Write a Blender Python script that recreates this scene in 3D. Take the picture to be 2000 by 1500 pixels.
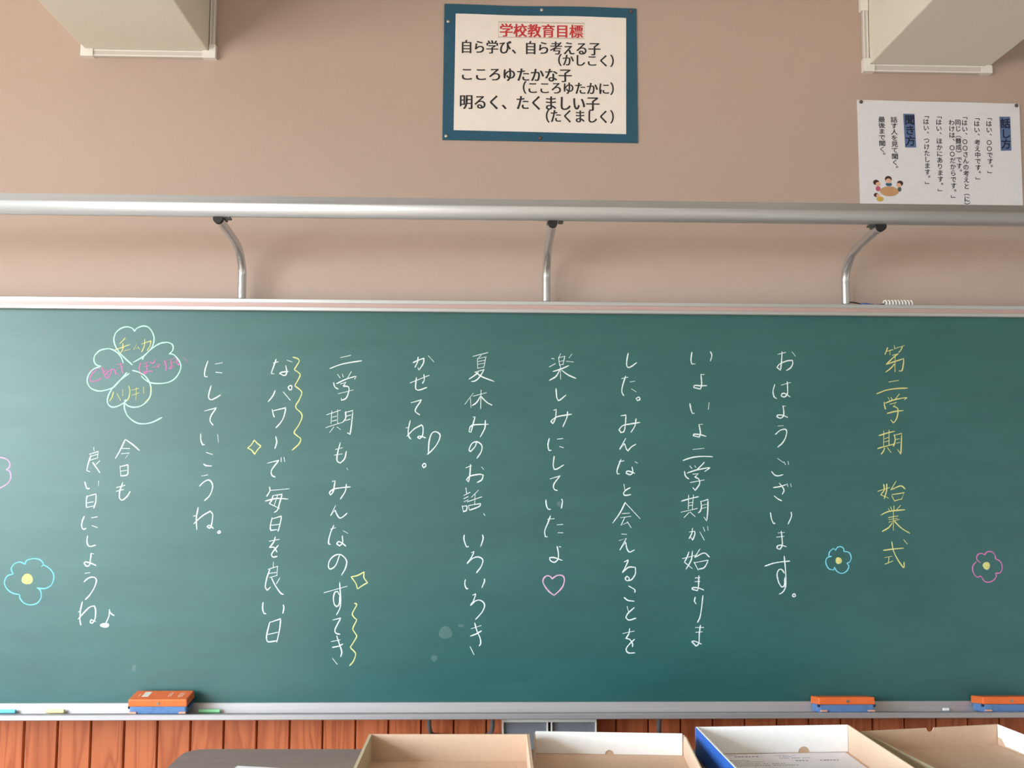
import bpy, bmesh, math, random
from mathutils import Matrix, Vector

random.seed(7)
scene = bpy.context.scene
COL = scene.collection
for o in list(bpy.data.objects):
    bpy.data.objects.remove(o)

# ------------------------------------------------------------------ camera
F = 1900.0                                   # focal length in pixels of the 2000 x 1500 frame
CAM = Vector((0.0, -3.0, 1.53))
OX, OY, ROLL = -55.0, 150.0, 0.0069          # wall normal meets the frame at (945, 900); slight roll
Xc = Vector((1, -ROLL, -(55 - 150 * ROLL) / F)).normalized()
Yc = Vector((OX / F, -OY / F, -1)).normalized()
Zc = Xc.cross(Yc).normalized()
W2C = Matrix((Xc, Yc, Zc)).transposed()      # columns: world axes seen by the camera
C2W = W2C.transposed()
cam_data = bpy.data.cameras.new('camera')
cam_data.sensor_width = 36.0
cam_data.lens = F / 2000.0 * 36.0
cam_data.clip_start = 0.05
cam = bpy.data.objects.new('camera', cam_data)
cam.matrix_world = Matrix.Translation(CAM) @ C2W.to_4x4()
COL.objects.link(cam)
scene.camera = cam

# ------------------------------------------------------------------ world, daylight, exposure
world = bpy.data.worlds.new('overcast_sky')
scene.world = world
world.use_nodes = True
wn = world.node_tree
SKY = 50.0                                    # bright overcast sky over a paler school yard
wtc = wn.nodes.new('ShaderNodeTexCoord')
wsp = wn.nodes.new('ShaderNodeSeparateXYZ')
wr = wn.nodes.new('ShaderNodeValToRGB')
wmap = wn.nodes.new('ShaderNodeMapRange')
wmap.inputs['From Min'].default_value = -1.0
wmap.inputs['From Max'].default_value = 1.0
wn.links.new(wtc.outputs['Generated'], wsp.inputs[0])
wn.links.new(wsp.outputs['Z'], wmap.inputs[0])
wn.links.new(wmap.outputs[0], wr.inputs[0])
wr.color_ramp.elements[0].position = 0.49
wr.color_ramp.elements[0].color = (0.36, 0.35, 0.32, 1)
wr.color_ramp.elements[1].position = 0.52
wr.color_ramp.elements[1].color = (0.86, 0.95, 1.0, 1)
wn.links.new(wr.outputs[0], wn.nodes['Background'].inputs[0])
wn.nodes['Background'].inputs[1].default_value = SKY
scene.view_settings.view_transform = 'Standard'
scene.view_settings.look = 'None'
scene.view_settings.gamma = 1.0
scene.view_settings.use_curve_mapping = False
scene.view_settings.exposure = -0.68
scene.cycles.use_denoising = True
scene.cycles.max_bounces = 8
scene.cycles.diffuse_bounces = 5

LWX = -3.2                                    # window wall on the left of the class room
BACKY, RWX, CEIL = -7.6, 3.9, 3.25
WINS = [(-1.25, -3.05), (-3.35, -5.15), (-5.45, -7.25)]     # y ranges of the three window bays
LOW, MIDZ, TOPZ = 0.85, 1.95, 2.74
for y0, y1 in WINS:                           # light portals in the window openings guide the sky light into the room
    l = bpy.data.lights.new('window_portal', 'AREA')
    l.shape = 'RECTANGLE'
    l.size, l.size_y = abs(y1 - y0), TOPZ - LOW
    l.cycles.is_portal = True
    o = bpy.data.objects.new('window_portal', l)
    o.location = (LWX - 0.03, (y0 + y1) / 2, (LOW + TOPZ) / 2)
    # an area light faces along its -Z: turn it to +X, its Y axis upright
    o.rotation_euler = Matrix(((0, 0, -1), (-1, 0, 0), (0, 1, 0))).to_euler()
    COL.objects.link(o)

# ------------------------------------------------------------------ measuring: a pixel to a point on a known plane
def ray(px, py):
    return C2W @ Vector(((px - 1000) / F, -(py - 750) / F, -1))
def at(px, py, Y):
    d = ray(px, py)
    return CAM + d * ((Y - CAM.y) / d.y)
def atz(px, py, Z):
    d = ray(px, py)
    return CAM + d * ((Z - CAM.z) / d.z)

# ------------------------------------------------------------------ materials
def srgb(r, g, b):
    def f(c):
        c /= 255.0
        return c / 12.92 if c <= 0.04045 else ((c + 0.055) / 1.055) ** 2.4
    return (f(r), f(g), f(b), 1)

def mat(name, col, rough=0.6, metal=0.0, spec=0.5, var=0.0, scale=30.0, bump=0.0, bscale=None, stretch=(1, 1, 1), detail=4):
    m = bpy.data.materials.new(name)
    m.use_nodes = True
    nt = m.node_tree
    b = nt.nodes['Principled BSDF']
    b.inputs['Base Color'].default_value = col
    b.inputs['Roughness'].default_value = rough
    b.inputs['Metallic'].default_value = metal
    b.inputs['Specular IOR Level'].default_value = spec
    tc = nt.nodes.new('ShaderNodeTexCoord')
    mp = nt.nodes.new('ShaderNodeMapping')
    mp.inputs['Scale'].default_value = stretch
    nt.links.new(tc.outputs['Object'], mp.inputs[0])
    if var > 0:
        n = nt.nodes.new('ShaderNodeTexNoise')
        n.inputs['Scale'].default_value = scale
        n.inputs['Detail'].default_value = detail
        nt.links.new(mp.outputs[0], n.inputs['Vector'])
        r = nt.nodes.new('ShaderNodeValToRGB')
        r.color_ramp.elements[0].position = 0.3
        r.color_ramp.elements[1].position = 0.7
        r.color_ramp.elements[0].color = tuple(c * (1 - var) for c in col[:3]) + (1,)
        r.color_ramp.elements[1].color = tuple(min(1, c * (1 + var)) for c in col[:3]) + (1,)
        nt.links.new(n.outputs[0], r.inputs[0])
        nt.links.new(r.outputs[0], b.inputs['Base Color'])
    if bump > 0:
        n2 = nt.nodes.new('ShaderNodeTexNoise')
        n2.inputs['Scale'].default_value = bscale or scale
        n2.inputs['Detail'].default_value = 2
        nt.links.new(mp.outputs[0], n2.inputs['Vector'])
        bp = nt.nodes.new('ShaderNodeBump')
        bp.inputs['Strength'].default_value = bump
        bp.inputs['Distance'].default_value = 0.002
        nt.links.new(n2.outputs[0], bp.inputs['Height'])
        nt.links.new(bp.outputs[0], b.inputs['Normal'])
    return m

def wood_mat(name, dark, light, axis, scale=14.0, rough=0.45, rnd=0.25):
    m = bpy.data.materials.new(name)
    m.use_nodes = True
    nt = m.node_tree
    b = nt.nodes['Principled BSDF']
    b.inputs['Roughness'].default_value = rough
    b.inputs['Specular IOR Level'].default_value = 0.35
    tc = nt.nodes.new('ShaderNodeTexCoord')
    oi = nt.nodes.new('ShaderNodeObjectInfo')
    add = nt.nodes.new('ShaderNodeVectorMath'); add.operation = 'ADD'
    mul = nt.nodes.new('ShaderNodeVectorMath'); mul.operation = 'SCALE'
    mul.inputs[0].default_value = (7.3, 3.1, 11.7)
    nt.links.new(oi.outputs['Random'], mul.inputs['Scale'])
    nt.links.new(tc.outputs['Object'], add.inputs[0])
    nt.links.new(mul.outputs[0], add.inputs[1])
    mp = nt.nodes.new('ShaderNodeMapping')
    st = [1.0, 1.0, 1.0]
    st[axis] = 0.09
    mp.inputs['Scale'].default_value = st
    nt.links.new(add.outputs[0], mp.inputs[0])
    n = nt.nodes.new('ShaderNodeTexNoise')
    n.inputs['Scale'].default_value = scale
    n.inputs['Detail'].default_value = 3
    n.inputs['Distortion'].default_value = 0.6
    nt.links.new(mp.outputs[0], n.inputs['Vector'])
    # rings: many bands out of one soft noise field, as in flat-sawn boards
    rm = nt.nodes.new('ShaderNodeMath'); rm.operation = 'MULTIPLY'; rm.inputs[1].default_value = 15.0
    nt.links.new(n.outputs[0], rm.inputs[0])
    fr = nt.nodes.new('ShaderNodeMath'); fr.operation = 'PINGPONG'; fr.inputs[1].default_value = 1.0
    nt.links.new(rm.outputs[0], fr.inputs[0])
    r = nt.nodes.new('ShaderNodeValToRGB')
    r.color_ramp.elements[0].color = light
    r.color_ramp.elements[0].position = 0.25
    r.color_ramp.elements[1].color = dark
    r.color_ramp.elements[1].position = 0.95
    nt.links.new(fr.outputs[0], r.inputs[0])
    hs = nt.nodes.new('ShaderNodeHueSaturation')
    mr = nt.nodes.new('ShaderNodeMapRange')
    mr.inputs['To Min'].default_value = 1 - rnd
    mr.inputs['To Max'].default_value = 1 + rnd
    nt.links.new(oi.outputs['Random'], mr.inputs[0])
    nt.links.new(mr.outputs[0], hs.inputs['Value'])
    nt.links.new(r.outputs[0], hs.inputs['Color'])
    nt.links.new(hs.outputs[0], b.inputs['Base Color'])
    return m

def chalk_mat(name, col):
    m = bpy.data.materials.new(name)
    m.use_nodes = True
    nt = m.node_tree
    b = nt.nodes['Principled BSDF']
    b.inputs['Base Color'].default_value = col
    b.inputs['Roughness'].default_value = 0.95
    b.inputs['Specular IOR Level'].default_value = 0.1
    n = nt.nodes.new('ShaderNodeTexNoise')
    n.inputs['Scale'].default_value = 420.0
    n.inputs['Detail'].default_value = 2
    tc = nt.nodes.new('ShaderNodeTexCoord')
    nt.links.new(tc.outputs['Object'], n.inputs['Vector'])
    r = nt.nodes.new('ShaderNodeValToRGB')
    r.color_ramp.elements[0].position = 0.30
    r.color_ramp.elements[0].color = (0.45, 0.45, 0.45, 1)
    r.color_ramp.elements[1].position = 0.55
    r.color_ramp.elements[1].color = (1, 1, 1, 1)
    nt.links.new(n.outputs[0], r.inputs[0])
    nt.links.new(r.outputs[0], b.inputs['Alpha'])
    return m

M = {}
M['wall'] = mat('beige_wallcovering', srgb(185, 162, 151), 0.9, spec=0.2, var=0.03, scale=260, bump=0.25, bscale=420)
M['beam'] = mat('cream_beam_paint', srgb(224, 216, 206), 0.85, spec=0.2, var=0.02, scale=120, bump=0.1, bscale=300)
M['ceiling'] = mat('white_ceiling_board', srgb(225, 222, 212), 0.9, spec=0.2, var=0.03, scale=60)
M['floor'] = mat('brown_floor_boards', srgb(186, 166, 146), 0.5, var=0.12, scale=12, stretch=(1, 8, 1))
M['plaster'] = mat('pale_room_plaster', srgb(208, 206, 202), 0.9, spec=0.2, var=0.03, scale=80)
M['duct'] = mat('white_plastic_duct', srgb(232, 226, 222), 0.45, var=0.02, scale=60)
M['duct_cover'] = mat('grey_white_duct_cover', srgb(205, 196, 190), 0.5, var=0.03, scale=80)
M['duct_dark'] = mat('dark_duct_groove', srgb(120, 116, 104), 0.7, var=0.04, scale=80)
M['alu'] = mat('brushed_aluminium', srgb(205, 206, 210), 0.36, metal=0.85, var=0.04, scale=40, stretch=(0.1, 8, 8))
M['alu_satin'] = mat('satin_aluminium_rail', srgb(206, 204, 208), 0.42, metal=0.5, var=0.03, scale=30, stretch=(0.1, 6, 6))
M['alu_tray'] = mat('dusty_aluminium_tray', srgb(178, 174, 180), 0.5, metal=0.55, var=0.05, scale=30, stretch=(0.1, 6, 6))
M['title_line'] = mat('faint_heading_line', srgb(206, 190, 184), 0.8, var=0.04, scale=50)
M['alu_pipe'] = mat('polished_aluminium_tube', srgb(205, 208, 212), 0.25, metal=0.9, var=0.03, scale=40)
M['frame_band'] = mat('band_painted_reflection', srgb(196, 164, 162), 0.4, metal=0.35, var=0.04, scale=30, stretch=(0.1, 6, 6))  # rosy tint is the wall reflection, painted into the aluminium colour
M['black'] = mat('black_rubber', srgb(26, 22, 22), 0.6, var=0.1, scale=90)
M['dark_metal'] = mat('dark_grey_bracket_metal', srgb(92, 92, 94), 0.5, metal=0.3, var=0.08, scale=70)
M['panel_grey'] = mat('grey_panel_plastic', srgb(120, 122, 132), 0.55, var=0.04, scale=60)
M['white_rim'] = mat('white_box_rim', srgb(232, 228, 228), 0.5, var=0.03, scale=60)
M['groove'] = mat('dark_wood_groove', srgb(84, 40, 24), 0.8, var=0.1, scale=30)
M['plank'] = wood_mat('orange_cedar_plank', srgb(160, 80, 46), srgb(184, 100, 62), 2, scale=13.0, rnd=0.05)
M['desk'] = mat('grey_brown_woodgrain_laminate', srgb(132, 113, 109), 0.5, var=0.14, scale=26, stretch=(0.5, 14, 1), detail=6)
M['desk_edge'] = mat('dark_desk_edge_band', srgb(84, 74, 70), 0.5, var=0.06, scale=40)
M['steel'] = mat('grey_steel_leg', srgb(150, 152, 154), 0.4, metal=0.6, var=0.04, scale=40)
M['kraft'] = mat('kraft_cardboard', srgb(206, 176, 154), 0.9, spec=0.15, var=0.05, scale=90, stretch=(1, 1, 6), bump=0.05)
M['kraft_grey'] = mat('grey_kraft_board', srgb(198, 184, 156), 0.9, spec=0.15, var=0.05, scale=90)
M['cardwhite'] = mat('white_coated_card', srgb(242, 240, 242), 0.6, spec=0.3, var=0.02, scale=60)
M['cardblue'] = mat('blue_printed_card', srgb(40, 88, 170), 0.5, var=0.06, scale=30)
M['paper'] = mat('white_printer_paper', srgb(226, 222, 230), 0.85, spec=0.2, var=0.02, scale=70, bump=0.05, bscale=40)
M['poster_white'] = mat('off_white_poster_paper', srgb(238, 226, 222), 0.85, spec=0.2, var=0.02, scale=24, bump=0.2, bscale=14)
M['poster_blue'] = mat('teal_blue_backing_paper', srgb(48, 88, 112), 0.8, spec=0.25, var=0.06, scale=40, bump=0.15, bscale=14)
M['ink'] = mat('black_ink', srgb(44, 42, 48), 0.8, var=0.05, scale=50)
M['ink_red'] = mat('red_ink', srgb(196, 52, 58), 0.8, var=0.05, scale=50)
M['ink_grey'] = mat('thin_grey_ink', srgb(112, 106, 112), 0.8, var=0.05, scale=50)
M['head_blue'] = mat('blue_heading_strip', srgb(92, 112, 156), 0.8, var=0.05, scale=60)
M['head_ink'] = mat('navy_heading_ink', srgb(24, 32, 58), 0.8, var=0.05, scale=60)
M['pin'] = mat('steel_push_pin', srgb(190, 186, 180), 0.35, metal=0.7, var=0.04, scale=60)
M['pin_dark'] = mat('dark_push_pin', srgb(92, 70, 68), 0.5, var=0.06, scale=60)
M['orange'] = mat('orange_eraser_case', srgb(226, 104, 48), 0.4, var=0.05, scale=40)
M['sponge'] = mat('blue_eraser_felt', srgb(94, 126, 174), 0.95, spec=0.1, var=0.12, scale=70, bump=0.4, bscale=260)
M['strap'] = mat('navy_eraser_strap', srgb(28, 40, 74), 0.8, var=0.08, scale=60)
M['print_white'] = mat('pale_case_print', srgb(222, 214, 204), 0.7, var=0.04, scale=60)
M['peach'] = mat('peach_pull_tab', srgb(222, 158, 134), 0.8, var=0.08, scale=60)
M['screw'] = mat('steel_screw', srgb(150, 142, 138), 0.3, metal=0.8, var=0.05, scale=60)
M['wire_blue'] = mat('blue_cord_sleeve', srgb(40, 92, 168), 0.5, var=0.05, scale=60)
M['coil_white'] = mat('white_coiled_cord', srgb(236, 232, 228), 0.45, var=0.03, scale=60)
M['glass'] = mat('window_glass', srgb(235, 240, 245), 0.05)
M['sash'] = mat('aluminium_sash', srgb(176, 178, 180), 0.4, metal=0.5, var=0.04, scale=30)
M['chalk_white'] = chalk_mat('white_chalk', srgb(234, 240, 243))
M['chalk_yellow'] = chalk_mat('yellow_chalk', srgb(222, 214, 142))
M['chalk_lemon'] = chalk_mat('lemon_chalk', srgb(230, 228, 156))
M['chalk_pink'] = chalk_mat('pink_chalk', srgb(232, 180, 220))
M['chalk_rose'] = chalk_mat('rose_chalk', srgb(214, 122, 184))
M['chalk_blue'] = chalk_mat('sky_blue_chalk', srgb(134, 214, 240))
M['chalk_dust'] = chalk_mat('faint_chalk_dust', srgb(200, 220, 220))
_r = [n for n in M['chalk_dust'].node_tree.nodes if n.type == 'VALTORGB'][0].color_ramp
_r.elements[0].color = (0.05, 0.05, 0.05, 1)
_r.elements[1].color = (0.11, 0.11, 0.11, 1)
M['chalk_mint'] = chalk_mat('mint_chalk', srgb(196, 244, 226))
for k, c in (('cyan', (120, 200, 226)), ('yellow', (240, 222, 170)), ('green', (156, 230, 176)), ('white', (245, 244, 244))):
    M['stick_' + k] = mat(k + '_chalk_stick', srgb(*c), 0.9, spec=0.1, var=0.04, scale=90)
for k, c in (('skin', (224, 176, 150)), ('hair', (66, 40, 36)), ('tan', (196, 150, 110)), ('teal', (52, 96, 126)), ('pink', (196, 84, 118)), ('olive', (74, 92, 82)), ('gold', (206, 170, 84))):
    M['print_' + k] = mat(k + '_print', srgb(*c), 0.85, var=0.04, scale=60)

_g = M['glass'].node_tree
_t = _g.nodes.new('ShaderNodeBsdfTransparent')
_t.inputs[0].default_value = (0.95, 0.97, 0.97, 1)
_gl = _g.nodes.new('ShaderNodeBsdfGlossy')
_gl.inputs['Roughness'].default_value = 0.05
_mx = _g.nodes.new('ShaderNodeMixShader')
_mx.inputs[0].default_value = 0.06
_g.links.new(_t.outputs[0], _mx.inputs[1])
_g.links.new(_gl.outputs[0], _mx.inputs[2])
_g.links.new(_mx.outputs[0], _g.nodes['Material Output'].inputs[0])

def board_material():
    m = bpy.data.materials.new('green_chalkboard_enamel')
    m.use_nodes = True
    nt = m.node_tree
    b = nt.nodes['Principled BSDF']
    tc = nt.nodes.new('ShaderNodeTexCoord')
    mp = nt.nodes.new('ShaderNodeMapping')
    mp.inputs['Scale'].default_value = (0.5, 1, 2.0)
    nt.links.new(tc.outputs['Object'], mp.inputs[0])
    n = nt.nodes.new('ShaderNodeTexNoise')
    n.inputs['Scale'].default_value = 5.0
    n.inputs['Detail'].default_value = 8
    n.inputs['Roughness'].default_value = 0.65
    nt.links.new(mp.outputs[0], n.inputs['Vector'])
    r = nt.nodes.new('ShaderNodeValToRGB')
    a, c = srgb(28, 83, 83), srgb(38, 95, 94)
    r.color_ramp.elements[0].position = 0.35
    r.color_ramp.elements[0].color = a
    r.color_ramp.elements[1].position = 0.75
    r.color_ramp.elements[1].color = c
    nt.links.new(n.outputs[0], r.inputs[0])
    nt.links.new(r.outputs[0], b.inputs['Base Color'])
    b.inputs['Roughness'].default_value = 0.40
    b.inputs['Specular IOR Level'].default_value = 0.75
    b.inputs['IOR'].default_value = 1.5
    n2 = nt.nodes.new('ShaderNodeTexNoise')
    n2.inputs['Scale'].default_value = 900.0
    nt.links.new(tc.outputs['Object'], n2.inputs['Vector'])
    bp = nt.nodes.new('ShaderNodeBump')
    bp.inputs['Strength'].default_value = 0.12
    bp.inputs['Distance'].default_value = 0.0005
    nt.links.new(n2.outputs[0], bp.inputs['Height'])
    nt.links.new(bp.outputs[0], b.inputs['Normal'])
    return m
M['board'] = board_material()

# ------------------------------------------------------------------ building helpers
def link_mesh(name, me, m, parent=None, smooth=False):
    if m is not None:
        me.materials.append(m)
    if smooth:
        for p in me.polygons:
            p.use_smooth = True
    o = bpy.data.objects.new(name, me)
    COL.objects.link(o)
    if parent is not None:
        o.parent = parent
        o.matrix_parent_inverse = parent_world(parent).inverted()
    return o

def parent_world(p):
    return p.matrix_basis.copy() if p.parent is None else parent_world(p.parent) @ p.matrix_parent_inverse @ p.matrix_basis

def obj(name, bm, m, parent=None, smooth=False):
    me = bpy.data.meshes.new(name)
    bmesh.ops.recalc_face_normals(bm, faces=bm.faces)
    bm.to_mesh(me)
    bm.free()
    return link_mesh(name, me, m, parent, smooth)

def empty(name, loc=(0, 0, 0), rot=(0, 0, 0), parent=None):
    o = bpy.data.objects.new(name, None)
    o.empty_display_size = 0.05
    o.location = loc
    o.rotation_euler = rot
    COL.objects.link(o)
    if parent is not None:
        o.parent = parent
        o.matrix_parent_inverse = parent_world(parent).inverted()
    return o

def tag(o, label=None, cat=None, group=None, kind=None):
    if label: o['label'] = label
    if cat: o['category'] = cat
    if group: o['group'] = group
    if kind: o['kind'] = kind
    return o

def bm_box(bm, lo, hi, mtx=None, bev=0.0):
    g = bmesh.ops.create_cube(bm, size=1.0)
    vs = g['verts']
    c = [(lo[i] + hi[i]) / 2 for i in range(3)]
    s = [abs(hi[i] - lo[i]) for i in range(3)]
    for v in vs:
        v.co = Vector((v.co.x * s[0] + c[0], v.co.y * s[1] + c[1], v.co.z * s[2] + c[2]))
    if bev > 0:
        es = list({e for v in vs for e in v.link_edges})
        r = bmesh.ops.bevel(bm, geom=es, offset=bev, segments=2, affect='EDGES', profile=0.5)
        vs = list({v for f in r['faces'] for v in f.verts} | {v for v in vs if v.is_valid})
    if mtx is not None:
        for v in vs:
            v.co = mtx @ v.co
    return vs

def box(name, lo, hi, m, parent=None, bev=0.0, mtx=None):
    bm = bmesh.new()
    bm_box(bm, lo, hi, mtx, bev)
    return obj(name, bm, m, parent)

def prism_x(name, prof, x0, x1, m, parent=None, smooth=False):
    """profile of (y, z) points swept along x"""
    bm = bmesh.new()
    a = [bm.verts.new((x0, y, z)) for y, z in prof]
    b = [bm.verts.new((x1, y, z)) for y, z in prof]
    n = len(prof)
    for i in range(n):
        bm.faces.new((a[i], a[(i + 1) % n], b[(i + 1) % n], b[i]))
    bm.faces.new(a)
    bm.faces.new(list(reversed(b)))
    return obj(name, bm, m, parent, smooth)

def catmull(pts, n=8):
    P = [Vector(p) for p in pts]
    if len(P) < 3:
        return P
    out = []
    for i in range(len(P) - 1):
        p0 = P[i - 1] if i > 0 else P[0] * 2 - P[1]
        p1, p2 = P[i], P[i + 1]
        p3 = P[i + 2] if i + 2 < len(P) else P[-1] * 2 - P[-2]
        for k in range(n):
            t = k / n
            out.append(0.5 * ((2 * p1) + (p2 - p0) * t + (2 * p0 - 5 * p1 + 4 * p2 - p3) * t * t + (3 * p1 - p0 - 3 * p2 + p3) * t ** 3))
    out.append(P[-1])
    return out

def bm_tube(bm, pts, r, seg=12, cap=True):
    rings = []
    up = Vector((0.123, 0.31, 0.94))
    prev = None
    for i, p in enumerate(pts):
        t = (pts[min(i + 1, len(pts) - 1)] - pts[max(i - 1, 0)]).normalized()
        u = t.cross(up).normalized() if prev is None else (prev - t * prev.dot(t)).normalized()
        prev = u
        w = t.cross(u)
        rr = r[i] if isinstance(r, (list, tuple)) else r
        rings.append([bm.verts.new(p + (u * math.cos(2 * math.pi * k / seg) + w * math.sin(2 * math.pi * k / seg)) * rr) for k in range(seg)])
    for a, b in zip(rings, rings[1:]):
        for k in range(seg):
            bm.faces.new((a[k], a[(k + 1) % seg], b[(k + 1) % seg], b[k]))
    if cap:
        bm.faces.new(list(reversed(rings[0])))
        bm.faces.new(rings[-1])

def tube(name, pts, r, m, parent=None, seg=12):
    bm = bmesh.new()
    bm_tube(bm, [Vector(p) for p in pts], r, seg)
    o = obj(name, bm, m, parent)
    for p in o.data.polygons:
        p.use_smooth = len(p.vertices) == 4
    return o
# ------------------------------------------------------------------ the room
def structure(o):
    o['kind'] = 'structure'
    return o
structure(tag(box('floor', (LWX - 0.1, BACKY - 0.1, -0.08), (RWX + 0.1, 0.12, 0.0), M['floor']), 'brown boarded class room floor'))
structure(tag(box('ceiling', (LWX - 0.1, BACKY - 0.1, CEIL), (RWX + 0.1, 0.12, CEIL + 0.08), M['ceiling']), 'white class room ceiling'))
structure(tag(box('wall_front', (LWX - 0.1, 0.0, 0.0), (RWX + 0.1, 0.12, CEIL), M['wall']), 'beige fabric-textured wall behind the chalkboard'))
structure(tag(box('wall_back', (LWX - 0.1, BACKY - 0.12, 0.0), (RWX + 0.1, BACKY, CEIL), M['plaster']), 'pale back wall of the class room'))
structure(tag(box('wall_right', (RWX, BACKY, 0.0), (RWX + 0.12, 0.0, CEIL), M['plaster']), 'pale corridor-side wall'))
# window wall: sill band, head band and the piers between the bays, one mesh
bm = bmesh.new()
x0, x1 = LWX - 0.16, LWX
bm_box(bm, (x0, BACKY, 0), (x1, 0, LOW))
bm_box(bm, (x0, BACKY, TOPZ), (x1, 0, CEIL))
edges = [0.0] + [v for w in WINS for v in w] + [BACKY]
for a, b in zip(edges[0::2], edges[1::2]):
    bm_box(bm, (x0, b, LOW), (x1, a, TOPZ))
structure(tag(obj('wall_left', bm, M['plaster']), 'pale window-side wall with three bays'))
for i, (y0, y1) in enumerate(WINS):
    w = structure(tag(empty('window_%d' % (i + 1), (LWX - 0.1, (y0 + y1) / 2, LOW)), 'aluminium window with transom in the window-side wall'))
    bm = bmesh.new()
    X0, X1 = LWX - 0.13, LWX - 0.08
    bm_box(bm, (X0, y1, LOW), (X1, y0, LOW + 0.05))
    bm_box(bm, (X0, y1, TOPZ - 0.05), (X1, y0, TOPZ))
    bm_box(bm, (X0, y1, MIDZ - 0.025), (X1, y0, MIDZ + 0.025))
    for yy in (y0, (y0 + y1) / 2 + 0.025, y1 + 0.05):
        bm_box(bm, (X0, yy - 0.05, LOW), (X1, yy, TOPZ))
    obj('window_frame', bm, M['sash'], w)
    ym = (y0 + y1) / 2
    for a, b in ((y1 + 0.05, ym - 0.025), (ym + 0.025, y0 - 0.05)):
        for c, d in ((LOW + 0.05, MIDZ - 0.025), (MIDZ + 0.025, TOPZ - 0.05)):
            box('pane', (LWX - 0.108, a, c), (LWX - 0.102, b, d), M['glass'], w)

# ceiling beams that meet the front wall
def beam(xl, xr, yb, label):
    a, b = at(xl, yb, 0), at(xr, yb, 0)
    z = (a.z + b.z) / 2
    structure(tag(box('beam', (a.x, BACKY, z), (b.x, 0.01, CEIL + 0.01), M['beam'], bev=0.004), label))
    return a.x, b.x, z
B1 = beam(170, 410, 102, 'cream ceiling beam above the clover drawing')
B2 = beam(1695, 1929, 131, 'cream ceiling beam above the speaking-rules poster')

# plastic cable duct around the beams
def duct_piece(name, x0, z0, x1, z1, parent, vertical=False):
    p = box(name, (min(x0, x1), -0.016, min(z0, z1)), (max(x0, x1), 0.0, max(z0, z1)), M['duct_cover'], parent, bev=0.002)
    w = 0.004
    if vertical:
        box('duct_rib', (x0, -0.018, z0), (x0 + w, -0.0155, z1), M['duct'], p)
        box('duct_rib', (x1 - w, -0.018, z0), (x1, -0.0155, z1), M['duct'], p)
    else:
        box('duct_rib', (x0, -0.018, z0), (x1, -0.0155, z0 + w), M['duct'], p)
        box('duct_rib', (x0, -0.018, z1 - w), (x1, -0.0155, z1), M['duct'], p)
    return p
def corner(x0, z0, x1, z1, parent, dx):
    # L-shaped corner cover
    a, c = 0.021, 0.023
    pts = [(x0, z0), (x1, z0), (x1, z0 + c), (x0 + a, z0 + c), (x0 + a, z1), (x0, z1)] if dx < 0 else [(x0, z0), (x1, z0), (x1, z1), (x1 - a, z1), (x1 - a, z0 + c), (x0, z0 + c)]
    bm = bmesh.new()
    f = [bm.verts.new((x, -0.021, z)) for x, z in pts]
    g = [bm.verts.new((x, 0.0, z)) for x, z in pts]
    for i in range(6):
        k = (i + 1) % 6
        bm.faces.new((f[i], f[k], g[k], g[i]))
    bm.faces.new(f)
    bm.faces.new(list(reversed(g)))
    return obj('corner_cover', bm, M['duct'], parent)
xl, xr, zb = B1
t1 = structure(tag(empty('trim_1', (xl, 0, zb)), 'white plastic cable duct under the beam above the clover'))
duct_piece('cable_duct', xl + 0.02, zb - 0.021, xr, zb - 0.001, t1)
duct_piece('cable_duct', xr + 0.003, zb + 0.02, xr + 0.019, CEIL, t1, True)
corner(xl - 0.012, zb - 0.023, xl + 0.026, zb + 0.012, t1, -1)
corner(xr - 0.018, zb - 0.023, xr + 0.023, zb + 0.020, t1, 1)
xl, xr, zb = B2
t2 = structure(tag(empty('trim_2', (xl, 0, zb)), 'white plastic cable duct around the beam above the speaking-rules poster'))
duct_piece('cable_duct', xl, zb - 0.024, xr - 0.02, zb - 0.001, t2)
duct_piece('cable_duct', xl - 0.019, zb + 0.02, xl - 0.003, zb + 0.175, t2, True)
corner(xl - 0.021, zb - 0.025, xl + 0.014, zb + 0.018, t2, -1)
corner(xr - 0.030, zb - 0.025, xr + 0.004, zb + 0.001, t2, 1)
box('joint_cover', (xl - 0.026, -0.022, zb + 0.175), (xl - 0.002, 0, zb + 0.25), M['duct'], t2, bev=0.002)
duct_piece('cable_duct', xl - 0.019, zb + 0.25, xl - 0.003, CEIL, t2, True)

# wooden wainscot, plank by plank
wains = structure(tag(empty('wall_wainscot', (0, 0, 0)), 'orange cedar plank wainscot under the chalkboard'))
box('backing', (LWX, -0.012, 0.0), (RWX, 0.0, 1.06), M['groove'], wains)
pitch = (at(950, 1430, -0.03).x - at(47, 1430, -0.03).x) / 14.0
px0 = at(47, 1430, -0.03).x
bm = bmesh.new()
hw, t = pitch / 2 - 0.0012, 0.018
prof = [(-hw, 0), (-hw, -t * 0.7), (-hw + 0.003, -t), (hw - 0.003, -t), (hw, -t * 0.7), (hw, 0)]
va = [bm.verts.new((x, y - 0.012, 0.0)) for x, y in prof]
vb = [bm.verts.new((x, y - 0.012, 1.06)) for x, y in prof]
for i in range(len(prof)):
    j = (i + 1) % len(prof)
    bm.faces.new((va[i], va[j], vb[j], vb[i]))
bm.faces.new(va); bm.faces.new(list(reversed(vb)))
plank0 = obj('plank', bm, M['plank'], wains)
plank0.location.x = px0 - pitch / 2
for k in range(-9, 36):
    if k == 0:
        continue
    c = plank0.copy()
    COL.objects.link(c)
    c.location.x = px0 - pitch / 2 + k * pitch

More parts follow.
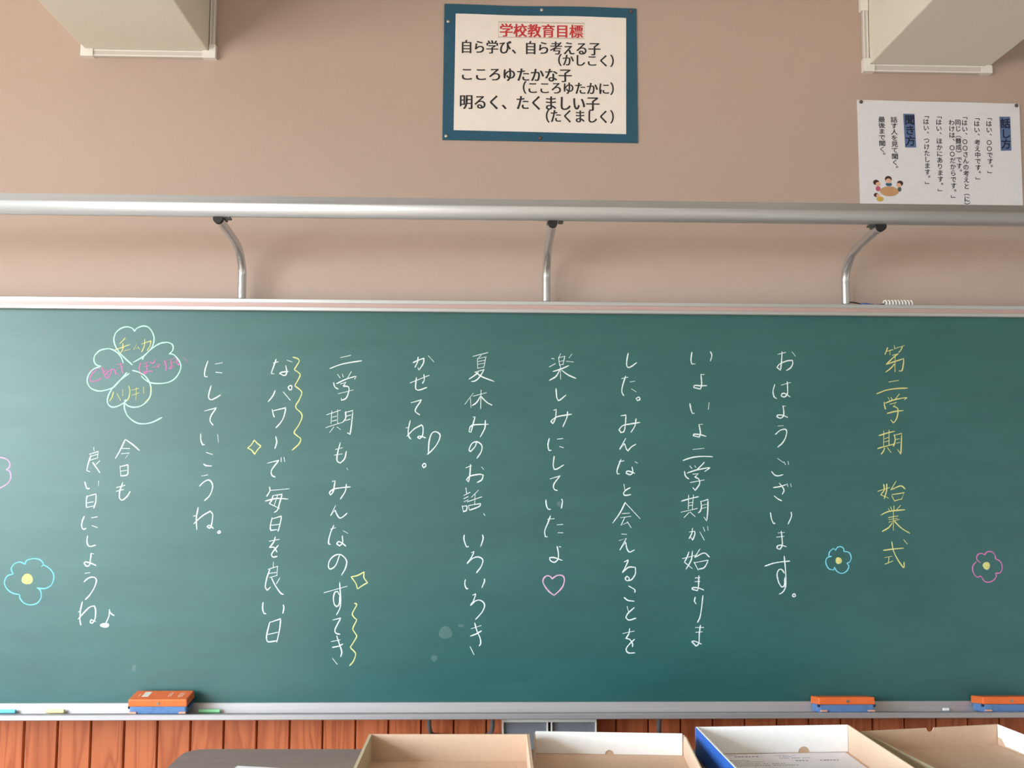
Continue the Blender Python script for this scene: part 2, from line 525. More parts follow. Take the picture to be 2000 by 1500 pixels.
# ------------------------------------------------------------------ the chalkboard
BY = -0.078                                   # writing surface
FY = -0.095                                   # front of the frame
XL, XR = -1.88, 1.92
ztop_in = at(1000, 611, FY).z
ztop_out = at(1000, 588, FY).z
ztray = at(1000, 1372, BY - 0.004).z
board = tag(empty('chalkboard', (0, 0, ztray)), 'large green chalkboard with aluminium frame covered in Japanese chalk writing', 'chalkboard')
panel = box('writing_panel', (XL, BY, ztray - 0.03), (XR, -0.02, ztop_in + 0.01), M['board'], board)
panel['label'] = 'green writing surface'
zt, zi = ztop_out, ztop_in
h = zt - zi
prism_x('frame_rail', [(-0.02, zt), (FY + 0.001, zt), (FY, zt - 0.001), (FY, zt - 0.30 * h), (FY + 0.004, zt - 0.32 * h), (FY + 0.004, zt - 0.33 * h), (-0.02, zt - 0.33 * h)], XL - 0.03, XR + 0.03, M['alu'], board)
band = prism_x('frame_band', [(-0.02, zt - 0.33 * h), (FY + 0.004, zt - 0.33 * h), (FY + 0.003, zi + 0.34 * h), (-0.02, zi + 0.34 * h)], XL - 0.03, XR + 0.03, M['frame_band'], board)
band['label'] = 'aluminium band with painted rosy wall reflection between two bright rails'
prism_x('frame_rail', [(-0.02, zi + 0.34 * h), (FY + 0.002, zi + 0.34 * h), (FY - 0.002, zi + 0.30 * h), (FY - 0.002, zi + 0.002), (FY, zi), (BY + 0.001, zi), (-0.02, zi)], XL - 0.03, XR + 0.03, M['alu'], board)
for s, xx in ((-1, XL), (1, XR)):
    box('end_frame', (min(xx, xx + s * 0.03), FY, ztray - 0.02), (max(xx, xx + s * 0.03), -0.02, zt), M['alu'], board, bev=0.002)
# chalk tray: steep back face, floor that rises to the lip, bead and front face
TB, TFL, TZ = -0.094, -0.166, ztray - 0.025
RISE = 0.0125
tray = prism_x('chalk_tray', [(-0.03, ztray + 0.001), (BY - 0.004, ztray + 0.001), (BY - 0.005, ztray), (TB, TZ), (TFL, TZ + RISE), (TFL - 0.001, TZ + RISE + 0.003),
                      (TFL - 0.006, TZ + RISE + 0.003), (TFL - 0.008, TZ + RISE + 0.001), (TFL - 0.008, TZ + RISE - 0.011), (TFL - 0.003, TZ + RISE - 0.014), (-0.03, TZ - 0.016)],
               XL - 0.03, XR + 0.03, M['alu_tray'], board)
tray['label'] = 'aluminium chalk tray'
SL = math.atan2(RISE, TB - TFL)               # slope of the tray floor
def floor_z(y):
    return TZ + RISE * (TB - y) / (TB - TFL)
for px, k in ((838, 1), (962, -1), (1289, 1)):
    p = at(px, 1404, -0.14)
    pts = catmull([(p.x, -0.13, TZ - 0.008), (p.x, -0.125, TZ - 0.03), (p.x + 0.004 * k, -0.105, TZ - 0.055), (p.x + 0.016 * k, -0.06, TZ - 0.075), (p.x + 0.018 * k, -0.028, TZ - 0.082)], 6)
    tube('tray_bracket', pts, 0.0065, M['dark_metal'], board, 10)

# twin grey panels on the wainscot, under the tray
a = at(981, 1410, -0.10); b = at(1165, 1410, -0.10)
zt2 = at(1070, 1403, -0.10).z
wb = tag(empty('wall_box', (a.x, -0.03, zt2 - 0.14)), 'white-rimmed box with two grey panels fixed to the planks under the tray', 'box')
box('top_strip', (a.x, -0.105, zt2 - 0.010), (b.x, -0.03, zt2), M['white_rim'], wb, bev=0.0015)
half = (b.x - a.x) / 2
for s in (0, 1):
    xa = a.x + s * (half + 0.004); xb = xa + half - 0.004
    box('panel', (xa + 0.004, -0.094, zt2 - 0.14), (xb - 0.004, -0.03, zt2 - 0.010), M['panel_grey'], wb)
    box('side_rim', (xa, -0.104, zt2 - 0.14), (xa + 0.004, -0.03, zt2 - 0.010), M['white_rim'], wb)
    box('side_rim', (xb - 0.004, -0.104, zt2 - 0.14), (xb, -0.03, zt2 - 0.010), M['white_rim'], wb)

# ------------------------------------------------------------------ aluminium rail on bent arms above the board
RY = -0.335
r_top, r_bot = at(1000, 390, RY).z, at(1000, 430.5, RY).z
rh = r_top - r_bot
rail = tag(empty('aluminium_rail', (0, RY, r_bot)), 'long satin aluminium rail on three bent arms above the chalkboard', 'rail')
prof = [(RY + 0.034, r_top - 0.004), (RY + 0.030, r_top), (RY - 0.006, r_top)]
for k in range(0, 17):
    th = math.radians(80 - k * 12.5)
    cy, cz, ry_, rz_ = RY - 0.006, r_bot + 0.46 * rh, 0.024, 0.46 * rh
    if k == 0:
        prof.append((RY - 0.012, r_top - 0.002))
        prof.append((RY - 0.022, r_bot + 0.60 * rh))
    ang = math.radians(165 + k * 8.0)
    prof.append((cy + ry_ * math.cos(ang), cz + rz_ * math.sin(ang)))
prof += [(RY + 0.026, r_bot + 0.10 * rh), (RY + 0.034, r_bot + 0.25 * rh)]
o = prism_x('rail_tube', prof, -1.9, 1.95, M['alu_satin'], rail)
for p in o.data.polygons:
    p.use_smooth = len(p.vertices) == 4
for s, xx in ((-1, -1.9), (1, 1.95)):
    bm = bmesh.new()
    a_ = [bm.verts.new((xx, y, z)) for y, z in prof]
    b_ = [bm.verts.new((xx + s * 0.004, y, z)) for y, z in prof]
    for i in range(len(prof)):
        bm.faces.new((a_[i], a_[(i + 1) % len(prof)], b_[(i + 1) % len(prof)], b_[i]))
    bm.faces.new(a_); bm.faces.new(list(reversed(b_)))
    obj('end_cap', bm, M['black'], rail)
for px, py in ((472, 582), (1067, 589), (1652, 596)):
    b0 = at(px, py, -0.055)
    z1 = r_bot - 0.006
    pts = [(b0.x, -0.055, zt + 0.0005), (b0.x, -0.055, zt + 0.06), (b0.x, -0.057, zt + 0.092), (b0.x, -0.078, zt + 0.124), (b0.x, -0.118, z1 - 0.030), (b0.x, -0.20, z1 - 0.013), (b0.x, RY + 0.03, z1 - 0.001), (b0.x, RY + 0.004, z1)]
    arm = tube('arm', catmull(pts, 6), 0.0125, M['alu_pipe'], rail, 16)
    bm = bmesh.new()
    bm_tube(bm, [Vector((b0.x, RY + 0.008, z1)), Vector((b0.x, RY - 0.006, z1 + 0.001))], 0.0132, 16)
    obj('arm_cap', bm, M['black'], arm)
    sgn = 1 if px < 1500 else -1
    bm = bmesh.new()
    bm_box(bm, (b0.x - 0.014, RY + 0.028, z1 + 0.004), (b0.x + 0.014, RY + 0.05, z1 + 0.012))
    bm_box(bm, (b0.x + sgn * 0.016, RY + 0.004, z1 + 0.004), (b0.x + sgn * 0.030, RY + 0.03, z1 + 0.009))
    obj('clamp', bm, M['dark_metal'], arm)
    bm = bmesh.new()
    bm_tube(bm, [Vector((b0.x, -0.055, zt + 0.0005)), Vector((b0.x, -0.055, zt + 0.004))], 0.017, 20)
    obj('arm_foot', bm, M['alu'], arm)

# coiled white cord resting on the frame
cd = tag(empty('coiled_cord', (at(1700, 592, -0.06).x, -0.06, zt)), 'white coiled cord with blue sleeve lying on the top rail of the frame', 'cord')
p0, p1, p2, p3 = (at(x, 595, -0.06).x for x in (1655, 1685, 1727, 1783))
tube('wire', catmull([(p0, -0.06, zt + 0.013), ((p0 + p1) / 2, -0.062, zt + 0.010), (p1, -0.06, zt + 0.006), ((p1 + p2) / 2, -0.06, zt + 0.004), (p2, -0.06, zt + 0.007)], 6), 0.0018, M['black'], cd, 8)
tube('blue_sleeve', [(p1 - 0.006, -0.0605, zt + 0.0068), (p1 + 0.01, -0.06, zt + 0.0055), (p1 + 0.035, -0.06, zt + 0.0045)], [0.0022, 0.0045, 0.0028], M['wire_blue'], cd, 10)
pts = []
for i in range(0, 9 * 12 + 1):
    u = i / (9 * 12)
    th = 2 * math.pi * i / 12
    pts.append(Vector((p2 + (p3 - p2) * u, -0.06 + 0.008 * math.cos(th), zt + 0.0105 + 0.008 * math.sin(th))))
tube('coil', pts, 0.0022, M['coil_white'], cd, 8)

# ------------------------------------------------------------------ chalk writing
def corners_split(P, lim=78):
    out, cur = [], [P[0]]
    for i in range(1, len(P)):
        cur.append(P[i])
        if i < len(P) - 1:
            a, b = (P[i] - P[i - 1]), (P[i + 1] - P[i])
            if a.length > 1e-6 and b.length > 1e-6 and a.angle(b) > math.radians(lim):
                out.append(cur)
                cur = [P[i]]
    out.append(cur)
    return out

def bm_stroke(bm, P, w, lim=78):
    """a low ridge of chalk along a polyline of board points (x, z)"""
    pts = []
    for seg in corners_split(P, lim):
        c = catmull(seg, 5)
        pts += c if not pts else c[1:]
    n = len(pts)
    L = []
    ph = random.random() * 6.28
    for i, p in enumerate(pts):
        t = pts[min(i + 1, n - 1)] - pts[max(i - 1, 0)]
        if t.length < 1e-9:
            t = Vector((1, 0))
        t.normalize()
        nn = Vector((-t.y, t.x))
        k = w * (0.90 + 0.14 * math.sin(ph + i * 0.45))
        if i == 0 or i == n - 1:
            k *= 0.55
        e = t * (-0.4 * w if i == 0 else (0.4 * w if i == n - 1 else 0))
        q = p + e
        L.append([bm.verts.new((q.x + nn.x * k * s, BY - d, q.y + nn.y * k * s)) for s, d in ((-1, 0.00015), (0, 0.0007), (1, 0.00015))])
    for a, b in zip(L, L[1:]):
        for k in range(2):
            bm.faces.new((a[k], a[k + 1], b[k + 1], b[k]))

def bpt(ox, oy, s, tok):
    x, y = tok.split(',')
    p = at(ox + float(x) / s, oy + float(y) / s, BY)
    return Vector((p.x, p.z))

def chalk_mesh(name, ox, oy, s, text, m, parent, w=0.0021):
    bm = bmesh.new()
    for st in text.split(';'):
        toks = st.split()
        if not toks:
            continue
        bm_stroke(bm, [bpt(ox, oy, s, t) for t in toks], w, 170 if name == 'chalk_squiggle' else 78)
    me = bpy.data.meshes.new(name)
    bm.to_mesh(me)
    bm.free()
    return link_mesh(name, me, m, parent)

def chalk_disc(name, ox, oy, s, cx, cy, rx, ry, m, parent):
    c = at(ox + cx / s, oy + cy / s, BY)
    k = (BY - CAM.y) / F / s
    bm = bmesh.new()
    mid = bm.verts.new((c.x, BY - 0.001, c.z))
    ring = []
    for i in range(22):
        a = 2 * math.pi * i / 22
        q = 1 + 0.05 * math.sin(3 * a + cx) + random.uniform(-0.03, 0.03)
        ring.append(bm.verts.new((c.x + rx * k * q * math.cos(a), BY - 0.0002, c.z + ry * k * q * math.sin(a))))
    for i in range(22):
        bm.faces.new((mid, ring[i], ring[(i + 1) % 22]))
    return obj(name, bm, m, parent)

def sentence(label, crops, m, w=0.0020):
    e = empty('chalk_sentence', (0, BY, 0), parent=board)
    e['label'] = label
    for ox, oy, s, text in crops:
        for ch in text.split('|'):
            if ch.strip():
                chalk_mesh('chalk_character', ox, oy, s, ch, m, e, w)
    return e

sentence('yellow chalk title column', [
 (1690, 660, 5.0, "218,95 205,130 192,162;205,132 268,115;240,128 242,165;282,75 288,108;285,105 382,75;360,88 348,118 328,142;265,170 322,155;318,158 270,195 205,258;205,258 290,230 375,202 372,260 358,318 330,322;292,165 290,330;285,255 245,300 198,335"
  "|230,430 325,415;110,547 200,512 300,495 415,490"
  "|222,580 238,608;250,580 262,603;332,548 290,602;185,625 188,660 198,695;195,638 270,608 350,590 408,582 382,605;238,648 305,630 275,670;272,668 310,682 320,720 305,790 275,832 250,800;212,738 290,718 372,708"
  "|132,955 210,930 285,912;180,908 180,1060;232,900 232,1050;185,985 228,972;190,1015 228,1005;120,1080 210,1055 290,1035;188,1075 178,1105 155,1137;215,1070 250,1117;285,945 292,1000 275,1058;278,952 355,932 352,1040 348,1135 315,1090;298,990 335,985;305,1028 340,1020"),
 (1690, 900, 5.0, "180,228 185,285 150,330 228,365;210,225 208,290 185,372;122,298 235,262;300,200 250,285 345,245 390,275;258,340 285,392 355,372;262,330 380,312 352,378"
  "|225,465 240,495;248,450 262,490;280,440 280,490;345,435 305,478;152,530 230,495 385,478;225,555 320,538;230,575 315,562;228,600 332,572;275,480 275,678;265,605 225,655 165,690;285,590 350,655 435,708"
  "|375,770 410,812;175,875 275,862 375,852;258,790 280,890 330,985 372,1042 380,1035 378,990;190,945 262,932;232,940 225,1000;192,1010 270,978")], M['chalk_yellow'])
sentence('white chalk greeting column beside the yellow title', [
 (1480, 670, 6.0, "235,132 325,110;285,100 280,200 268,318 225,285 260,245 340,210 405,203 410,240 385,290 335,322;400,102 440,152"
  "|200,485 180,560 190,625 222,652;275,492 385,462;345,452 350,540 345,600 310,632 275,620 285,595 320,592 380,632"
  "|292,738 325,738;295,735 305,800 300,855 265,880 225,865 235,845 290,845 350,872"
  "|235,973 300,968;205,1072 260,1025 320,1010 340,1040 325,1110 290,1170 232,1222"
  "|230,1350 300,1400;308,1392 325,1425;355,1385 362,1425;162,1505 193,1542 235,1557 297,1542"),
 (1480, 920, 5.769, "175,187 250,175 320,152;242,135 285,190 295,225 275,262;185,280 225,312 270,335;330,142 340,175;370,142 378,178"
  "|143,468 155,540 178,588 195,588;375,462 380,510 342,598"
  "|230,698 300,692;212,745 295,735;265,678 275,770 275,840 250,882 220,870 222,845 260,835 322,852"
  "|80,1072 180,1038 280,1022 362,1015;298,958 310,1080 318,1220 312,1310 280,1365 240,1388;300,1150 270,1110 235,1115 218,1170 235,1250 268,1308 300,1290 305,1200"
  "|405,1382 392,1400 405,1418 425,1410 420,1390 405,1382")], M['chalk_white'])
sentence('white chalk column just after the greeting', [
 (1310, 670, 5.0, "207,90 198,160 205,205 240,203;388,85 402,120 388,175|295,307 328,307;295,305 302,400 290,450 225,435 235,415 300,418 352,415|187,590 198,650 212,688 232,685;375,582 368,648"
  "|275,797 312,793;275,795 290,870 280,920 220,905 230,890 290,895 345,912|217,1040 325,1027;118,1147 200,1120 300,1107 410,1110"
  "|187,1200 207,1225;235,1198 245,1215;328,1165 290,1205 262,1230;135,1252 145,1300 178,1328;160,1270 250,1240 372,1218 375,1225 332,1255;215,1280 270,1277 235,1310 275,1330 280,1380 240,1438 215,1412;192,1362 325,1337"),
 (1310, 970, 5.0, "105,43 190,20 272,0;175,-15 172,120;222,-15 210,130;180,60 215,55;178,88 215,80;102,152 262,115;178,155 130,205;190,150 238,195;295,45 300,100 290,140 270,158;290,48 365,28 362,140 352,238 325,200;300,85 350,75;300,115 345,105"
  "|180,345 235,338 235,370 215,425 198,400;213,308 205,360 180,410;285,345 328,425;318,298 332,338;360,290 365,330"
  "|178,540 160,590 135,640 210,702;213,530 200,620 150,708;115,605 240,575;285,512 235,595 325,550 378,590;228,640 268,715;232,645 368,620 330,690 275,708"
  "|238,795 285,790;235,830 285,828;275,772 272,870 262,918 210,905 215,890 265,890 322,912|240,980 232,1020 248,1048;315,965 300,1100 285,1180 262,1228"
  "|240,1278 322,1278;245,1325 308,1320;290,1255 280,1340 275,1430 250,1460 205,1415 235,1412 300,1440")], M['chalk_white'])
sentence('white chalk column two after the greeting', [
 (1180, 680, 5.0, "235,50 220,130 225,180 255,185 317,142|170,298 232,283;210,272 185,350 172,420 192,465;253,330 300,322;268,398 313,427|330,478 313,492 325,512 350,502 345,482 330,478"
  "|165,660 213,653 208,740 195,810 165,825 145,795 185,755 260,740 350,725;312,688 300,760 262,822|210,882 152,988 200,930 215,980 232,1003 265,965 310,938"
  "|145,1108 192,1100;165,1085 140,1150 125,1200 130,1228 150,1228;302,1110 325,1123;272,1160 280,1210 255,1235 215,1222 222,1202 255,1205 298,1223|193,1328 205,1395;255,1362 215,1385 190,1415 205,1438 260,1430"),
 (1180, 980, 4.839, "200,5 150,105 82,200;200,10 340,160;170,112 240,108;155,150 252,138;195,148 160,222 220,195;220,190 255,245|165,305 212,308;143,367 210,345 148,457 205,380 215,440 240,475 287,455"
  "|190,568 230,550 205,610 170,672 230,620 295,620 295,680 260,735 215,745 200,725 215,705 235,718 235,738|230,795 288,830 290,857;188,903 225,932 285,940|217,988 232,1045;285,1000 225,1055 205,1095 235,1118 302,1100"
  "|175,1245 285,1222;242,1198 232,1250 205,1292 240,1300 268,1340 268,1370;287,1300 235,1350 208,1395 230,1428 290,1428")], M['chalk_white'])
sentence('white chalk column ending in the pink heart', [
 (1040, 680, 5.0, "188,100 212,104;165,183 222,152;385,58 357,95;332,128 400,135;275,55 258,88;255,90 265,168;255,95 315,78 300,160;262,130 302,122;264,165 300,158;200,228 275,205 355,170;272,165 275,305;265,215 230,275 165,315;285,215 350,262 425,295"
  "|230,395 238,480 252,512 275,502 327,458|208,607 233,598 225,680 200,738 180,715 205,690 260,665 382,645;343,618 335,680 297,768|165,880 152,940 160,995 182,997;242,888 298,882;265,960 303,973"
  "|212,1055 203,1140 212,1183 240,1180 305,1140|172,1277 272,1247 220,1310 205,1350 215,1380 242,1390"),
 (1040, 960, 6.818, "178,108 185,180 208,232 240,237;387,100 400,130 385,225|200,370 290,362;240,322 205,420 165,520 170,600 200,603;328,443 405,437;340,548 405,550|355,735 378,738;328,730 345,820 340,900 290,943 235,915 232,880 290,880 398,918")], M['chalk_white'])
hrt = chalk_mesh('chalk_heart', 1040, 960, 6.818, "265,1165 235,1130 195,1122 155,1150 140,1200 165,1260 220,1330 287,1383 360,1320 405,1260 425,1190 418,1140 385,1115 330,1118 290,1140 265,1165", M['chalk_pink'], board)
hrt['label'] = 'pink chalk heart'
sentence('white chalk column about summer holiday stories', [
 (880, 680, 5.0, "220,80 365,43;298,72 272,95;262,105 345,85 325,188;262,100 265,200;262,132 330,118;265,158 330,146;265,195 325,185;272,235 230,270 180,303;235,235 330,208 280,285 240,320 205,325;245,235 310,280 425,325"
  "|222,440 140,547;195,490 200,580;222,468 350,435;298,410 295,590;292,470 255,530 212,560;300,472 350,525 405,557|218,673 240,672 222,735 200,820 180,815 195,765 240,748 370,743;340,705 335,780 290,868"
  "|258,908 240,960 195,1010 182,990 210,930 260,915 305,950 300,1010 258,1075|150,1168 205,1148;195,1135 190,1220 178,1305 155,1285 190,1250 280,1232 320,1240 305,1285 260,1313;302,1160 325,1185"
  "|150,1365 158,1415;130,1438 190,1408;130,1470 172,1450;132,1500 172,1482;272,1387 205,1455;165,1500 305,1452;240,1425 235,1525;114,1540 127,1601;112,1543 162,1541 155,1583 129,1595;176,1541 184,1580;178,1536 294,1518 279,1546 188,1582"),
 (880, 980, 4.839, "312,112 325,130|130,312 128,360 150,422 170,422;302,312 308,350 285,422|197,480 225,470 190,540 155,585 210,535 265,522 305,550 290,610 245,672|140,735 135,780 150,820 165,820;320,728 320,755 297,812"
  "|210,882 240,870 215,940 188,980 240,935 290,935 322,975 300,1040 237,1112|195,1200 288,1170;187,1270 240,1250 293,1220;228,1145 250,1220 280,1290 285,1340 270,1363;185,1370 222,1445")], M['chalk_white'])
sentence('short white chalk column with a loop exclamation mark', [
 (770, 680, 6.0, "220,170 285,140 348,118 340,180 290,258 278,228;280,103 272,165 242,225;400,90 465,160|188,407 410,318;348,308 352,370 330,415;260,343 250,465 275,490 315,485 382,460|198,640 322,605 255,705 250,745 300,783"
  "|188,848 165,960 170,1030 195,1065;135,935 170,928;150,1032 230,950 320,900 338,930 332,1020 300,1060 272,1045 300,1030 368,1052|400,1240 410,1090 440,1000 490,980 538,1020 510,1110 450,1190 388,1245;350,1350 330,1375 345,1400 370,1380 365,1355 345,1352")], M['chalk_white'])
sentence('white chalk column beside the lower yellow squiggle', [
 (620, 680, 4.6875, "212,87 305,65;113,187 230,145 405,115|185,240 207,272;228,237 238,265;310,215 275,275;148,315 160,355 190,375;175,325 260,285 355,255 340,285;212,328 262,312 235,350 275,350 290,380 265,455 220,478 218,458;190,417 328,383"
  "|85,610 210,568;132,575 125,690;185,562 185,690;135,632 175,622;135,668 175,658;77,727 225,680;150,722 112,772;180,722 212,745;258,580 258,640 230,680;252,590 325,570 312,700 300,788 275,775;258,625 305,612;255,662 300,650"
  "|210,865 185,960 180,1030 210,1052 250,1010 265,945;165,928 228,912;155,980 228,967|268,1098 278,1115|135,1220 162,1215 145,1310 120,1345 112,1320 150,1290 220,1278 302,1270;265,1245 255,1310 210,1382"),
 (620, 1000, 4.839, "172,-62 125,35 168,-20 185,25 212,57 245,42 280,12|125,162 172,148;155,125 120,210 105,290 122,308;243,177 288,202;235,225 238,290 210,320 182,300 200,280 235,295 268,323"
  "|210,405 175,500 130,538 105,520 115,460 165,410 225,405 275,460 265,530 228,597|62,763 280,702;210,665 218,800 215,900 180,973;210,790 190,750 165,760 152,810 160,870 182,895 205,870 210,800"
  "|145,1020 222,1002 185,1070 165,1120 180,1148 212,1155|132,1225 215,1208;140,1280 200,1268 240,1248;182,1170 205,1240 230,1320 220,1368;142,1382 187,1440")], M['chalk_white'])
def deco(name, label, ox, oy, s, text, m, w=0.0019):
    o = chalk_mesh(name, ox, oy, s, text, m, board, w)
    o['label'] = label
    return o
deco('chalk_sparkle', 'yellow chalk sparkle above the lower squiggle', 620, 1000, 4.839, "318,612 380,600 442,565;442,565 440,620 475,668;475,668 425,695 380,728;380,728 362,672 318,612", M['chalk_lemon'])
deco('chalk_squiggle', 'lower yellow chalk squiggle', 620, 1000, 4.839, "350,862 372,875 350,920 330,965 350,1000 370,1020 345,1075 335,1110 360,1150 370,1180 330,1250 313,1280 350,1320 362,1350 340,1410 305,1452", M['chalk_lemon'])
sentence('white chalk column beside the upper yellow squiggle', [
 (480, 690, 4.839, "262,92 308,80;288,55 265,120 240,190 268,195;390,65 440,82;378,115 388,180 365,210 318,190 345,178 402,172|278,350 258,400 212,458;355,365 420,443;418,305 402,320 415,345 433,340 435,312 418,303"
  "|250,530 260,575 270,603;252,545 380,515 360,600 330,655 285,705|283,785 293,840 275,902|205,1038 315,1012 260,1080 240,1120 250,1155 280,1170;335,985 335,1025;362,983 368,1025"
  "|225,1262 228,1300 198,1352;228,1297 412,1280;258,1345 245,1390 222,1420 320,1467;258,1345 345,1332 325,1400 300,1480 270,1503;185,1397 290,1372 400,1378;300,1345 270,1435"),
 (480, 970, 5.0, "258,205 240,290 245,330 305,322;265,215 350,190 335,270 315,340;250,280 330,270|230,435 328,417;288,392 275,440 232,498 275,495 305,540;318,475 265,540 252,570 270,590 308,583"
  "|270,640 268,690;220,710 310,680 305,770;235,712 205,800 192,880 210,915 242,883;225,750 297,740;235,790 308,768;250,790 290,870 340,940 368,955;332,795 300,850|170,1032 165,1090 178,1138 198,1143;365,1055 373,1085 362,1140"
  "|235,1225 205,1350 208,1405 230,1418 300,1408;235,1228 342,1193 330,1300 303,1422;218,1345 310,1325")], M['chalk_white'])
deco('chalk_squiggle', 'upper yellow chalk squiggle', 480, 690, 4.839, "447,37 490,50 505,75 480,120 462,155 490,175 515,205 490,260 467,305 495,330 530,370 505,440 475,490 480,525 520,560 532,605 500,680 458,745 480,775 520,810 500,860 437,917", M['chalk_lemon'])
deco('chalk_sparkle', 'yellow chalk sparkle below the upper squiggle', 480, 690, 4.839, "82,820 110,852 145,877;145,877 112,912 85,955;85,955 55,915 18,897;18,897 55,862 82,820", M['chalk_lemon'])
sentence('white chalk column next to the clover', [
 (360, 690, 4.054, "187,60 165,130 162,180 183,187;245,85 300,75;250,150 298,155|212,257 192,340 208,367 240,358 288,330|160,457 255,432 215,490 205,535 228,570|130,637 132,690 145,722 160,723;265,643 270,705"
  "|175,785 225,802;153,877 175,890 217,892|137,972 187,963;120,1052 160,1015 200,1005 225,1050 205,1120 160,1167|110,1220 95,1310 100,1398;72,1290 95,1285;75,1350 140,1290 205,1250 225,1280 215,1360 200,1387 180,1372 200,1362 230,1387"
  "|272,1407 263,1417 272,1425 287,1418 282,1407 272,1407")], M['chalk_white'])
sentence('short white chalk column below the clover stem', [
 (140, 840, 6.818, "712,128 650,260 582,380;715,125 810,190 903,272;665,243 772,245;665,315 765,305 718,373|645,478 655,615;655,485 752,462 750,530 740,595 655,612;655,548 735,535|680,698 640,820 640,910 680,930 740,880 780,815;598,765 710,735;595,815 695,790")], M['chalk_white'])
sentence('white chalk column ending in the music note', [
 (140, 840, 6.818, "295,232 300,278;238,322 355,285 345,370;255,340 220,450 202,540 245,555;262,348 345,322;250,400 340,372;280,430 330,500 378,570;375,408 325,455|175,688 195,760 210,780 238,778;360,678 357,745"
  "|205,875 195,960 198,1035;215,880 325,850 322,950 295,1038;205,970 290,955;200,1030 295,1010|168,1148 140,1220 135,1290 160,1320 192,1308;268,1168 342,1155;272,1272 342,1298"),
 (130, 1020, 6.818, "280,180 272,250 285,305 320,322 385,305|335,415 365,422;328,412 318,500 305,570 265,583 232,545 255,528 320,545 395,577|245,680 310,672;230,795 290,745 350,730 390,750 395,800 360,890 300,980 250,1030"
  "|210,1058 185,1180 178,1290 190,1370;155,1290 230,1205 310,1130 372,1115 388,1180 378,1290 345,1345 318,1335 325,1295 388,1322;160,1195 180,1180")], M['chalk_white'])
nt_ = deco('chalk_music_note', 'white chalk music note', 130, 1020, 6.818, "572,1160 565,1250 525,1340;570,1185 600,1222 635,1243", M['chalk_white'])
chalk_disc('note_head', 130, 1020, 6.818, 508, 1372, 60, 30, M['chalk_white'], nt_)

clover = deco('chalk_clover', 'mint green chalk four-leaf clover with words in its leaves', 150, 620, 6.818,
 "770,185 740,145 670,125 590,145 520,205 495,290 515,380 580,480 660,560 740,632;770,185 800,145 880,115 950,130 1005,195 1030,280 1010,380 950,460 870,530 750,600;"
 "875,560 900,510 1000,415 1100,350 1200,332 1265,355 1285,400 1270,450 1230,485;1230,485 1290,495 1350,560 1385,630 1375,710 1320,800 1230,860 1100,880 980,868 900,820 860,780;"
 "740,705 830,730 910,780 965,860 990,940 980,1040 930,1120 850,1180 750,1195 680,1175 640,1140;700,745 620,800 520,890 450,980 410,1080 415,1150 460,1190 520,1190 590,1160 650,1120 655,1095;"
 "635,1140 635,1210 670,1300 740,1370 820,1410 920,1415 1020,1390 1135,1332;620,610 590,530 530,460 450,420 380,420 300,445 240,510 230,580 260,630 320,650;"
 "320,652 220,690 160,760 138,840 160,910 210,955 290,980 380,970 480,935 530,890 600,810 665,735;640,1140 640,1100 660,1100", M['chalk_mint'], 0.0021)
for lab, m, t in (
 ('yellow word in the top leaf', 'chalk_yellow', "648,270 612,312 572,350;500,437 600,400 710,360;612,345 615,410 590,465 560,500;632,445 710,425;795,362 755,432 820,405;815,390 840,428;862,355 990,310 975,380 935,445;905,290 900,380 865,460"),
 ('yellow word in the bottom leaf', 'chalk_yellow', "490,990 470,1060 437,1115;537,1015 585,1105;612,958 612,1045;692,910 708,980 695,1060 670,1110;730,970 825,945;735,1038 830,1003;795,935 785,1100;890,925 890,1010;972,880 986,960 972,1060 910,1130"),
 ('rose pink word in the left leaf', 'chalk_rose', "170,690 215,745;270,690 200,760 175,830 210,855 300,830 320,800;290,690 370,672;310,740 385,712;335,670 355,720 370,765;390,690 420,790;470,680 440,780 400,810 370,770 420,720 480,690 510,710 520,760;505,725 575,775;540,630 615,610;545,675 620,650;575,605 600,680 612,745"),
 ('rose pink word in the right leaf', 'chalk_rose', "850,600 832,680 860,770;880,620 960,590;890,660 965,640;925,600 935,720 900,750 890,725 950,715 1010,715;990,590 980,605 1010,610 1035,590 1040,560;1000,665 1060,655 1045,695;1070,620 1100,625 1095,660 1070,655 1080,635;1150,600 1160,640 1195,575;1165,570 1190,640 1185,710;1215,570 1330,530;1225,615 1310,590;1250,560 1265,660 1235,685 1235,660 1300,650;1320,560 1370,590 1365,635 1330,605 1340,570;1425,535 1480,605")):
    o = chalk_mesh('chalk_word', 150, 620, 6.818, t, M[m], clover, 0.0017)
    o['label'] = lab
deco('chalk_flower', 'pink chalk flower cut by the photo edge', 0, 870, 4.545, "-35,215 -80,190 -85,140 -50,112 0,107 50,118 85,150 85,190 55,215;55,215 85,230 97,280 70,335 0,378 -45,380 -90,340;-90,340 -140,320 -140,240 -90,210 -35,215", M['chalk_pink'])
fl = deco('chalk_flower', 'large sky-blue chalk flower beside the music note column', 0, 870, 4.545, "118,1140 100,1095 130,1050 180,1035 222,1055;222,1055 240,1020 300,1005 355,1015 385,1050 370,1075;385,1060 430,1085 470,1130 478,1180 455,1240 400,1270 330,1265;330,1262 360,1290 365,1350 330,1400 270,1415 215,1400 180,1360 175,1325;175,1325 110,1310 60,1270 40,1215 65,1160 118,1140", M['chalk_blue'])
chalk_disc('flower_center', 0, 870, 4.545, 242, 1187, 48, 46, M['chalk_yellow'], fl)
